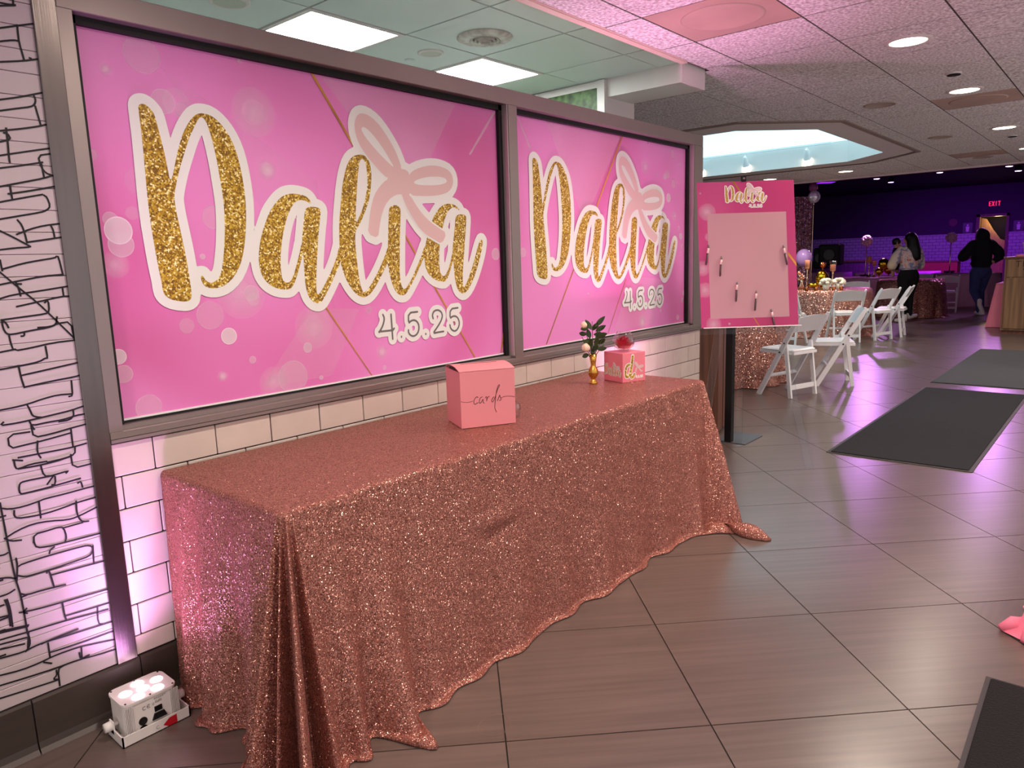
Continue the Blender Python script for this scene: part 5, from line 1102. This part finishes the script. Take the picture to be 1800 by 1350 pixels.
# loose rosy ornaments round the tall candlestick
x, y = at2(1409, 12.35)
t = thing('ornament_vase', 'shiny beaded vase with rosy baubles at the edge of the sign board', 'vase', (x, y, ZT))
MB().lathe([(.04, 0), (.055, .05), (.03, .11), (.045, .17), (.042, .17), (.026, .11)], n=16).build('vase', M_chrome, t, True)
rr = random.Random(8)
for k in range(14):
    a = rr.random()*6.28; MB().ball((.055*math.cos(a), .055*math.sin(a), .15+.13*rr.random()), .026, nu=10, nv=8).build('bauble', M_chrome if k % 3 else M_candle, t, True)
M_cryst = mat('pink_crystal', S(250, 190, 230), .15, .3)
def ball_stand(label, px, d, zc):
    x, y = at2(px, d); t = thing('crystal_ball_stand', label, 'centrepiece', (x, y, ZT), 0, 'tall crystal ball stands'); zc -= ZT
    MB().lathe([(.09, 0), (.09, .01), (.03, .03), (.012, .06), (.011, zc-.14), (.03, zc-.12), (.05, zc-.10)], n=16).build('stand', M_chrome, t, True)
    b_ = MB().ball((0, 0, zc), .10, nu=14, nv=10).build('ball', M_cryst, t, True)
    rr = random.Random(int(px)); bd = MB()
    for k in range(150):
        u = rr.random()*2-1; a = rr.random()*6.28; s_ = math.sqrt(1-u*u); bd.ball((.118*s_*math.cos(a), .118*s_*math.sin(a), zc+.118*u), .02, nu=6, nv=4)
    tag(bd.build('crystals', M_cryst, b_), kind='stuff')
    bs = MB()
    for k in range(10): a = k*.628; bs.ball((.1*math.cos(a), .1*math.sin(a), .03), .024, nu=8, nv=6)
    bs.build('bead_ring', M_smoke, t, True)
ball_stand('tall stand with pink crystal ball, left one above the candles', 1520, 17.4, 1.60)
ball_stand('tall stand with pink crystal ball, right one between the two people', 1667, 18.2, 1.63)
# glitter curtain and frame left of the hall
M_glitc = mat_sequin('purple_sequin_curtain', S(150, 110, 160), S(200, 170, 210), 60.)
x, y = at2(1395, 14.5)
t = thing('sequin_curtain', 'dim purple sequin curtain hanging behind the sign board', 'curtain', (x, y, 0), math.atan2(fw.y, fw.x)+math.pi/2)
for k in range(18):
    u = -.30+k*.034
    MB().tube([(u, .012*math.sin(k*2.1), 2.45), (u+.004, .02*math.sin(k), 1.6), (u-.004, .015*math.cos(k*1.7), .75)], [.015, .017, .016], 6).build('strand', M_glitc, t)
MB().tube([(.30, 0, 0), (.30, 0, 2.45)], .012, 8).tube([(-.34, 0, 2.45), (.30, 0, 2.45)], .012, 8).tube([(-.34, 0, 0), (-.34, 0, 2.45)], .012, 8).build('stand', M_chrome, t)

# ------------------------------------------------------------------ hall: stage lights, exit sign, restroom signs, furniture
PURP = (.33, .015, 1.0)
M_pglow = mat('purple_lamp', S(220, 200, 255), .3, emit=S(214, 170, 255), estr=6.0)
for k, ((px, py, d), lb) in enumerate((((1541, 315, 18), 'small lit stage lamp on the dark ceiling, left of the pair'), ((1566, 321, 20), 'smaller lit stage lamp on the dark ceiling, right of the pair'), ((1652, 304, 18), 'lit stage lamp on the dark ceiling above the crystal ball stand'), ((1774, 293, 16), 'faint lit stage lamp at the upper right of the dark ceiling'), ((1790, 301, 17), 'bright lit stage lamp at the right edge of the dark ceiling'))):
    dd = fw*F_PX + rt*(px-900) - up*(py-675); dd = dd/dd.dot(fw)*d
    t = thing('stage_lamp', lb, 'stage lamp', (dd.x, dd.y, dd.z+CAM_H), 0, 'stage lamps on the dark ceiling')
    hz = 3.40-(dd.z+CAM_H)
    MB().tube([(0, 0, hz), (0, 0, .12)], .02, 8).build('stem', M_black, t)
    MB().tube([(0, 0, .13), (0, 0, .12), (0, 0, .012)], [.05, .075, .085], 16).build('housing', M_black, t, True)
    MB().lathe([(.07, .010), (.06, .0), (.001, -.004)], n=20).build('lens', M_pglow, t, True)
    light('stage_beam', 'SPOT', (0, 0, -.02), PURPLE_W*(.42 if k in (0, 3) else 1), (.75, .28, 1.0) if k in (0, 3) else PURP, t, rot=Vector((-.8, -.12, -.30) if k in (0, 3) else (.62, .12*(k-2), -.55)).to_track_quat('-Z', 'Y').to_euler(), spot_size=R_(105), spot_blend=.9, shadow_soft_size=.08)
dd = fw*F_PX + rt*(1450-900) - up*(321-675); dd = dd/dd.dot(fw)*14.2
t = thing('purple_projector', 'ceiling fixture glowing purple left of the dark hall ceiling', 'light fixture', (dd.x, dd.y, dd.z+CAM_H), math.atan2(fw.y, fw.x)+math.pi/2)
MB().box(-.20, .20, -.12, .12, 0, .10, bev=.02).build('housing', mat('dark_grey_case', S(96, 84, 110), .5), t)
MB().box(-.16, .12, -.10, .10, -.006, .001).build('lamp_window', mat('purple_window', S(140, 40, 230), .4, emit=S(140, 30, 235), estr=1.6), t)
MB().box(-.02, .02, -.02, .02, .10, 3.40-(dd.z+CAM_H)).build('bracket', M_black, t)
t = thing('exit_sign', 'glowing red exit sign on the back wall', 'sign', (XB-.03, 3.80, 2.77))
MB().box(0, .03, -.16, .16, -.10, .10).build('housing', mat('exit_case', S(40, 8, 20), .5), t)
M_exit = mat('exit_glow', S(255, 30, 60), .4, emit=S(255, 24, 60), estr=3.0)
def letters(parent, text, x, z, h, w, gap, m, fn, name='lettering', sw=.16):
    G = {'E': [[(1, 1), (0, 1), (0, 0), (1, 0)], [(0, .5), (.8, .5)]], 'X': [[(0, 0), (1, 1)], [(0, 1), (1, 0)]], 'I': [[(.5, 0), (.5, 1)]], 'T': [[(0, 1), (1, 1)], [(.5, 1), (.5, 0)]], 'H': [[(0, 0), (0, 1)], [(1, 0), (1, 1)], [(0, .5), (1, .5)]], 'A': [[(0, 0), (.5, 1), (1, 0)], [(.2, .4), (.8, .4)]], 'N': [[(0, 0), (0, 1), (1, 0), (1, 1)]], 'K': [[(0, 0), (0, 1)], [(1, 1), (0, .5), (1, 0)]], 'Y': [[(0, 1), (.5, .5), (1, 1)], [(.5, .5), (.5, 0)]], 'O': [[(.5, 0), (.1, .2), (0, .5), (.1, .8), (.5, 1), (.9, .8), (1, .5), (.9, .2), (.5, 0)]], 'U': [[(0, 1), (0, .3), (.2, .05), (.5, 0), (.8, .05), (1, .3), (1, 1)]]}
    mb = MB(); k = 0
    for c in text:
        for st in G[c]: ribbon(mb, [(x+a*w, z+b_*h) for a, b_ in st], h*sw, lambda u, v: fn(u, v, k)); k += 1
        x += w+gap
    return mb.build(name, m, parent)
letters(t, 'EXIT', -.15, -.065, .13, .05, .034, M_exit, lambda u, v, k: (-.002-.0003*k, -u, v), sw=.12)
for yy, lb in ((4.52, 'small dark restroom sign left of the dark doorway'), (3.10, 'small dark restroom sign right of the dark doorway')):
    t = thing('restroom_sign', lb, 'sign', (XB-.02, yy, 2.02), 0, 'restroom signs')
    MB().box(0, .02, -.14, .14, -.17, .17).build('plate', M_blackgloss, t)
    MB().ball((-.006, 0, .09), .004, .03, .03, 10, 8).add([(-.004, -.05, .05), (-.004, .05, .05), (-.004, .04, -.12), (-.004, -.04, -.12)], [(0, 1, 2, 3)]).build('pictogram', M_white, t)
tag(MB().tube([(0, 0, 0), (-.04, 0, 0)], .13, 20).build('wall_clock', mat('dark_red_disc', S(90, 20, 40), .5)), 'small dark round disc on the wall left of the restroom sign', 'wall disc').location = (XB, 4.95, 2.22)
# purple chairs/booth line, dark speaker, cabinets along the back
for (px, d, w_, z0, z1, m, lb, nm, ct) in ((1478, 22.5, .9, 0, 1.05, mat('dark_brown_panel', S(92, 70, 80), .7, noise=(3., .2, (1, 8, 1))), 'dark panelled counter at the back behind the candles', 'counter', 'counter'), (1648, 23, .55, .45, .95, mat('rust_wood', S(150, 70, 40), .6), 'rusty orange wooden chair back below the crystal ball stand', 'wooden_bench', 'bench')):
    x, y = at2(px, d); t = thing(nm, lb, ct, (x, y, 0))
    MB().box(-.25, .25, -w_, w_, z0, z1).build('body', m, t)
    MB().box(-.28, .28, -w_-.03, w_+.03, z1, z1+.04).build('top', M_walnut, t)
    for a in (-1, 1): MB().box(-.2, .2, a*w_*.8-.04, a*w_*.8+.04, 0, max(z0, .02)).build('support', M_black, t)
for (px, d, zc, r, lb) in ((1459, 18.4, 1.30, .26, 'large black loudspeaker behind the glass candle chimney'), (1444, 18.9, 1.22, .18, 'smaller black loudspeaker left of the large one')):
    x, y = at2(px, d); t = thing('loudspeaker', lb, 'speaker', (x, y, 0), 0, 'black loudspeakers')
    MB().box(-.18, .18, -r, r, zc-.26, zc+.26, bev=.03).build('cabinet', M_black, t)
    MB().tube([(-.185, 0, zc), (-.178, 0, zc)], .13, 20).build('grille', M_blackgloss, t)
    MB().tube([(0, 0, 0), (0, 0, zc-.26)], .02, 8).tube([(0, .3, 0), (0, 0, .5)], .012, 6).tube([(0, -.3, 0), (0, 0, .5)], .012, 6).build('stand', M_black, t)
# long pink head tables further back
for (px, d, w_, lb, sd) in ((1440, 21.6, .8, 'long purple-lit table behind the candles at the left', 21), (1575, 20, 1.0, 'long pink-purple table behind the walking woman', 22)):
    x, y = at2(px, d); t = thing('long_table', lb, 'table', (x, y, 0), 0, 'long tables at the back')
    pink_skirt(t, -.38, .38, -w_, w_, .78, .05, M_purp, seed=sd, nf=15)
# pink draped table and wood waste bin at the right
t = thing('draped_table', 'table under a plain pink cloth beside the wooden bin', 'table', (15.35, 1.30, 0))
pink_skirt(t, -.40, .40, -.8, .55, .75, .09, M_pcloth, seed=5, nf=10)
M_oak = mat('light_walnut_laminate', S(126, 94, 68), .45, noise=(2.2, .35, (11, 11, .45)))
t = thing('waste_bin', 'wooden waste bin cabinet with engraved wording at the right edge', 'bin', (13.84, 1.235, 0))
MB().box(0, .58, -.38, .38, .06, 1.18).build('body', M_oak, t)
MB().box(.03, .55, -.36, .36, 0, .06).build('plinth', M_walnut, t)
MB().box(-.03, .60, -.40, .40, 1.18, 1.21).build('top', M_walnut, t)
MB().box(-.016, .001, -.36, .36, .09, .88).build('door', M_oak, t)
MB().box(-.014, .001, -.36, .36, .90, 1.17).build('flap', M_oak, t)
MB().box(-.02, -.014, .345, .36, .09, 1.17).build('edge_strip', M_walnut, t)
M_eng = mat('engraved_dark', S(44, 28, 20), .7)
letters(t, 'THANK', -.235, 1.055, .085, .062, .034, M_eng, lambda u, v, k: (-.0148-.0002*k, -u, v), sw=.13)
letters(t, 'YOU', -.135, .935, .085, .062, .034, M_eng, lambda u, v, k: (-.0148-.0002*k, -u, v), sw=.13)
t = thing('round_container', 'white round tub on a pink tray on top of the wooden bin', 'container', (14.1, 1.30, 1.211))
MB().prism(rrect(-.16, .16, -.2, .2, .05), lambda u, v, s: (u, v, 0 if s == 0 else .03)).build('tray', M_pcloth, t)
MB().lathe([(.11, .03), (.13, .20), (.14, .205), (.14, .215), (.002, .22)], n=28).build('tub', mat('cream_tub', S(238, 220, 205), .5), t, True)
# ------------------------------------------------------------------ people
M_skin = mat('skin', S(196, 146, 118), .5)
M_hair = mat('black_hair', S(12, 9, 10), .5, bump=(60., .004, (1, 1, .15)))
M_blackcloth = mat('black_fabric', S(10, 10, 12), .9)
M_navy = mat('navy_fabric', S(12, 12, 24), .92)
M_denim = mat('blue_denim', S(56, 62, 112), .9, noise=(40., .15))
M_shoe = mat('white_canvas', S(214, 206, 204), .7)
def mat_tiedye():
    m = mat('tie_dye_fleece', S(220, 205, 190), .95); nt = m.node_tree; b = nt.nodes['Principled BSDF']
    tc = nt.nodes.new('ShaderNodeTexCoord'); sb = nt.nodes.new('ShaderNodeVectorMath'); sb.operation = 'SUBTRACT'; sb.inputs[1].default_value = (0, 0, 1.20)
    ln = nt.nodes.new('ShaderNodeVectorMath'); ln.operation = 'LENGTH'; n = nt.nodes.new('ShaderNodeTexNoise'); n.inputs['Scale'].default_value = 14; n.inputs['Detail'].default_value = 3
    ad = nt.nodes.new('ShaderNodeMath'); ad.operation = 'MULTIPLY_ADD'; ad.inputs[1].default_value = .26
    r = nt.nodes.new('ShaderNodeValToRGB'); e = r.color_ramp.elements
    e[0].position = .12; e[0].color = (*S(150, 130, 120), 1); e[1].position = .52; e[1].color = (*S(238, 218, 176), 1)
    for p, c in ((.19, S(240, 220, 210)), (.25, S(206, 110, 80)), (.31, S(240, 214, 208)), (.37, S(120, 128, 165)), (.42, S(232, 210, 204))): k = e.new(p); k.color = (*c, 1)
    nt.links.new(tc.outputs['Object'], sb.inputs[0]); nt.links.new(sb.outputs[0], ln.inputs[0]); nt.links.new(tc.outputs['Object'], n.inputs['Vector'])
    nt.links.new(n.outputs[0], ad.inputs[0]); nt.links.new(ln.outputs['Value'], ad.inputs[2]); nt.links.new(ad.outputs[0], r.inputs[0]); nt.links.new(r.outputs[0], b.inputs['Base Color'])
    return m
def fuse(mb, name, m, parent, vox=.012, smooth=6):
    o = mb.build(name, m, parent, True)
    r = o.modifiers.new('fuse', 'REMESH'); r.mode = 'VOXEL'; r.voxel_size = vox; r.use_smooth_shade = True
    s = o.modifiers.new('soft', 'SMOOTH'); s.factor = .6; s.iterations = smooth
    return o
def chain(mb, pts, rad):
    for (a, b), (ra, rb) in zip(zip(pts[:-1], pts[1:]), zip(rad[:-1], rad[1:])): mb.capsule(a, b, ra, rb, 14)
def hand(mb, wrist, d, side):
    """palm with five fingers; d = pointing direction, side = thumb side"""
    w = Vector(wrist); d = Vector(d).normalized(); s = Vector(side); s = (s-d*s.dot(d)).normalized(); n = d.cross(s)
    mb.capsule(w, w+d*.05, .022, .026, 10); mb.capsule(w+d*.05+s*.02, w+d*.05-s*.02, .018, .018, 10)
    for k, L in enumerate((.062, .072, .068, .052)):
        b0 = w+d*.075+s*(.028-.019*k); mb.capsule(b0, b0+d*L*.5+n*.008, .0085, .008, 8); mb.capsule(b0+d*L*.5+n*.008, b0+d*L*.85+n*.028, .008, .007, 8)
    t0 = w+d*.025+s*.026; mb.capsule(t0, t0+d*.028+s*.022, .011, .009, 8); mb.capsule(t0+d*.028+s*.022, t0+d*.055+s*.024+n*.01, .009, .0075, 8)
def head(mb, c, face, r=.095):
    c = Vector(c); f_ = Vector(face).normalized(); s = f_.cross(Vector((0, 0, 1))).normalized()
    mb.ball(c, r*.86, r*.86, r*1.1, 18, 14); mb.ball(c+f_*.022-Vector((0, 0, .05)), r*.62, r*.62, r*.68, 14, 10)
    mb.capsule(c+f_*.088+Vector((0, 0, .012)), c+f_*.102-Vector((0, 0, .018)), .010, .014, 8)        # nose
    mb.capsule(c+f_*.078-Vector((0, 0, .045))+s*.018, c+f_*.078-Vector((0, 0, .045))-s*.018, .009, .009, 8)   # mouth
    for q in (-1, 1):
        mb.ball(c+s*q*.086-Vector((0, 0, .005)), .012, .018, .028, 8, 6)                              # ears
        mb.ball(c+f_*.072+s*q*.030+Vector((0, 0, .012)), .014, .014, .010, 8, 6)                      # eyelids
def eyes(parent, c, face):
    c = Vector(c); f_ = Vector(face).normalized(); s = f_.cross(Vector((0, 0, 1))).normalized(); e_ = MB()
    for q in (-1, 1): e_.ball(c+f_*.083+s*q*.030+Vector((0, 0, .011)), .007, .007, .006, 8, 6)
    e_.build('eyes', M_blackgloss, parent, True)
def shoe(mb, heel, toe_dir, pitch=0.0):
    h_ = Vector(heel); d = Vector((toe_dir[0], toe_dir[1], 0)).normalized(); d = (d*math.cos(pitch)-Vector((0, 0, math.sin(pitch)))).normalized(); u = Vector((0, 0, 1))
    mb.capsule(h_, h_+d*.10, .043, .042, 12); mb.capsule(h_+d*.10, h_+d*.19, .042, .036, 12); mb.capsule(h_+u*.02, h_+u*.07-d*.005, .042, .044, 12)
VX, VY = (fw.x/math.hypot(fw.x, fw.y), fw.y/math.hypot(fw.x, fw.y)), (-fw.y/math.hypot(fw.x, fw.y), fw.x/math.hypot(fw.x, fw.y))
RZP = math.atan2(VX[1], VX[0])-math.pi/2        # local +y points away from the camera, +x to the picture's right
# --- woman in tie-dye hoodie, walking away to the left, arms bent up
t = thing('person', 'person with long dark hair in a tie-dye hoodie and black leggings walking away', 'person', (15.52, 3.34, 0), RZP)
b = MB(); fd = (-.75, .65, 0)
chain(b, [(0, 0, .95), (0, 0, 1.15), (0, .01, 1.34), (0, .01, 1.44)], [.13, .12, .13, .055]); chain(b, [(0, .01, 1.40), (-.005, .015, 1.50)], [.05, .05])
head(b, (-.005, .02, 1.565), fd)
for sx, el, wr in ((-1, (-.285, .02, 1.10), (-.20, .20, 1.02)), (1, (.255, .05, 1.08), (.20, .24, 1.10))):
    chain(b, [(sx*.155, 0, 1.37), el, wr], [.048, .04, .026]); hand(b, wr, Vector(wr)-Vector(el), (-sx, 0, .3))
chain(b, [(-.075, 0, .92), (-.06, .02, .50), (-.055, -.02, .10)], [.085, .058, .04]); chain(b, [(.075, 0, .92), (.06, .06, .50), (.075, .02, .12)], [.085, .058, .04])
fuse(b, 'body', M_skin, t, .010, 3)
eyes(t, (-.005, .02, 1.565), fd)
h_ = MB(); chain(h_, [(0, 0, 1.03), (0, 0, 1.16), (0, .0, 1.32), (0, 0, 1.40)], [.155, .165, .16, .09]); h_.ball((0, 0, 1.03), .185, .135, .06); h_.ball((0, -.01, 1.22), .19, .135, .20)
chain(h_, [(-.15, 0, 1.36), (-.24, .0, 1.24), (-.305, .02, 1.09)], [.085, .095, .090]); chain(h_, [(-.305, .02, 1.08), (-.20, .19, 1.03)], [.088, .055])
chain(h_, [(.15, 0, 1.36), (.22, .02, 1.22), (.255, .05, 1.06)], [.08, .082, .075]); chain(h_, [(.255, .05, 1.06), (.20, .22, 1.10)], [.074, .05]); h_.ball((0, -.07, 1.38), .12, .07, .07)
fuse(h_, 'hoodie', mat_tiedye(), t, .014, 5)
p_ = MB(); p_.ball((0, -.01, .90), .185, .15, .13); chain(p_, [(0, 0, 1.00), (0, 0, .9)], [.145, .16])
chain(p_, [(-.085, -.01, .86), (-.07, .02, .50), (-.062, -.02, .12)], [.118, .085, .055]); chain(p_, [(.085, -.01, .86), (.068, .06, .50), (.075, .02, .15)], [.118, .085, .055])
fuse(p_, 'leggings', M_blackcloth, t, .014, 4)
hr = MB(); hr.ball((.01, -.005, 1.59), .105, .11, .105); chain(hr, [(.02, -.045, 1.56), (.03, -.075, 1.40), (.055, -.10, 1.25), (.03, -.11, 1.14)], [.10, .115, .10, .04]); chain(hr, [(.06, -.02, 1.5), (.115, -.05, 1.33), (.15, -.08, 1.2)], [.08, .07, .03]); chain(hr, [(-.03, -.08, 1.4), (-.03, -.11, 1.2)], [.07, .025])
fuse(hr, 'hair', M_hair, t, .012, 4)
sh = MB(); shoe(sh, (-.045, -.06, .045), (-.75, -.12)); fuse(sh, 'shoe', M_shoe, t, .010, 3)
sh = MB(); shoe(sh, (.06, .02, .085), (.9, .3), -.15); fuse(sh, 'shoe', M_shoe, t, .010, 3)
# small child carried on the far shoulder
c_ = thing('person', 'small child with dark hair held against the chest of the tie-dye hoodie wearer', 'person', (15.52, 3.34, 0), RZP)
b = MB(); head(b, (-.155, .17, 1.50), (.6, -.3, 0), .075); chain(b, [(-.155, .18, 1.42), (-.14, .20, 1.22), (-.13, .21, 1.10)], [.045, .085, .08]); chain(b, [(-.11, .19, 1.36), (-.06, .16, 1.36)], [.03, .026]); chain(b, [(-.16, .21, 1.10), (-.18, .22, .95), (-.17, .24, .88)], [.05, .035, .03]); chain(b, [(-.10, .23, 1.10), (-.08, .25, .95)], [.05, .035])
fuse(b, 'body', M_skin, c_, .010, 3)
k = MB(); chain(k, [(-.15, .185, 1.385), (-.14, .20, 1.22), (-.13, .21, 1.08)], [.06, .097, .092]); fuse(k, 'romper', M_navy, c_, .012, 3)
k = MB(); k.ball((-.165, .175, 1.525), .082, .084, .075); fuse(k, 'hair', M_hair, c_, .010, 3)
# --- person in dark hoodie and jeans, elbows out, rear foot lifted
t = thing('person', 'person in a dark hoodie and blue jeans walking off with elbows out', 'person', (17.30, 2.42, 0), RZP)
b = MB(); fd = (.1, 1, 0); HZ = .03
chain(b, [(0, 0, .95), (0, 0, 1.18), (0, .03, 1.40), (0, .04, 1.48)], [.14, .13, .14, .055]); chain(b, [(0, .04, 1.44), (0, .05, 1.56)], [.052, .052])
head(b, (0, .06, 1.63), fd)
chain(b, [(-.165, .02, 1.42), (-.36, -.02, 1.22), (-.18, .20, 1.18)], [.05, .042, .028]); hand(b, (-.18, .20, 1.18), (1, .4, 0), (0, 0, 1))
chain(b, [(.165, .02, 1.42), (.34, .0, 1.22), (.20, -.08, 1.08)], [.05, .042, .028]); hand(b, (.20, -.08, 1.08), (-1, .1, 0), (0, 0, 1))
chain(b, [(-.085, 0, .93), (-.085, .03, .52), (-.14, -.26, .24)], [.09, .06, .042]); chain(b, [(.085, 0, .93), (.08, .12, .50), (.08, .06, .10)], [.09, .06, .042])
fuse(b, 'body', M_skin, t, .010, 3)
eyes(t, (0, .06, 1.63), fd)
h_ = MB(); chain(h_, [(0, 0, 1.02), (0, 0, 1.2), (0, .02, 1.40), (0, .03, 1.47)], [.17, .185, .18, .10]); h_.ball((0, 0, 1.05), .205, .15, .10); h_.ball((0, -.03, 1.48), .15, .11, .08); h_.ball((0, .01, 1.58), .125, .13, .15)
chain(h_, [(-.17, .02, 1.42), (-.36, -.02, 1.24), (-.39, -.02, 1.18)], [.105, .105, .09]); chain(h_, [(-.38, -.01, 1.2), (-.20, .18, 1.17)], [.10, .06])
chain(h_, [(.17, .02, 1.42), (.33, .0, 1.27), (.36, .0, 1.18)], [.105, .10, .09]); chain(h_, [(.35, .0, 1.18), (.23, -.07, 1.10)], [.09, .055])
fuse(h_, 'hoodie', M_navy, t, .014, 5)
p_ = MB(); p_.ball((0, -.01, .92), .185, .15, .13); chain(p_, [(0, 0, 1.02), (0, 0, .9)], [.15, .165])
chain(p_, [(-.09, -.01, .88), (-.085, .03, .52), (-.13, -.24, .28)], [.12, .09, .07]); chain(p_, [(.09, -.01, .88), (.085, .12, .50), (.085, .06, .12)], [.12, .09, .075])
fuse(p_, 'jeans', M_denim, t, .014, 4)
hr = MB(); hr.ball((0, .055, 1.655), .10, .105, .10); hr.ball((0, .0, 1.60), .095, .06, .11); fuse(hr, 'hair', M_hair, t, .012, 4)
sh = MB(); shoe(sh, (-.165, -.30, .255), (.55, -.1), 1.15); fuse(sh, 'shoe', M_shoe, t, .010, 3)
sh = MB(); shoe(sh, (.08, .02, .045), (.1, 1)); fuse(sh, 'shoe', M_shoe, t, .010, 3)
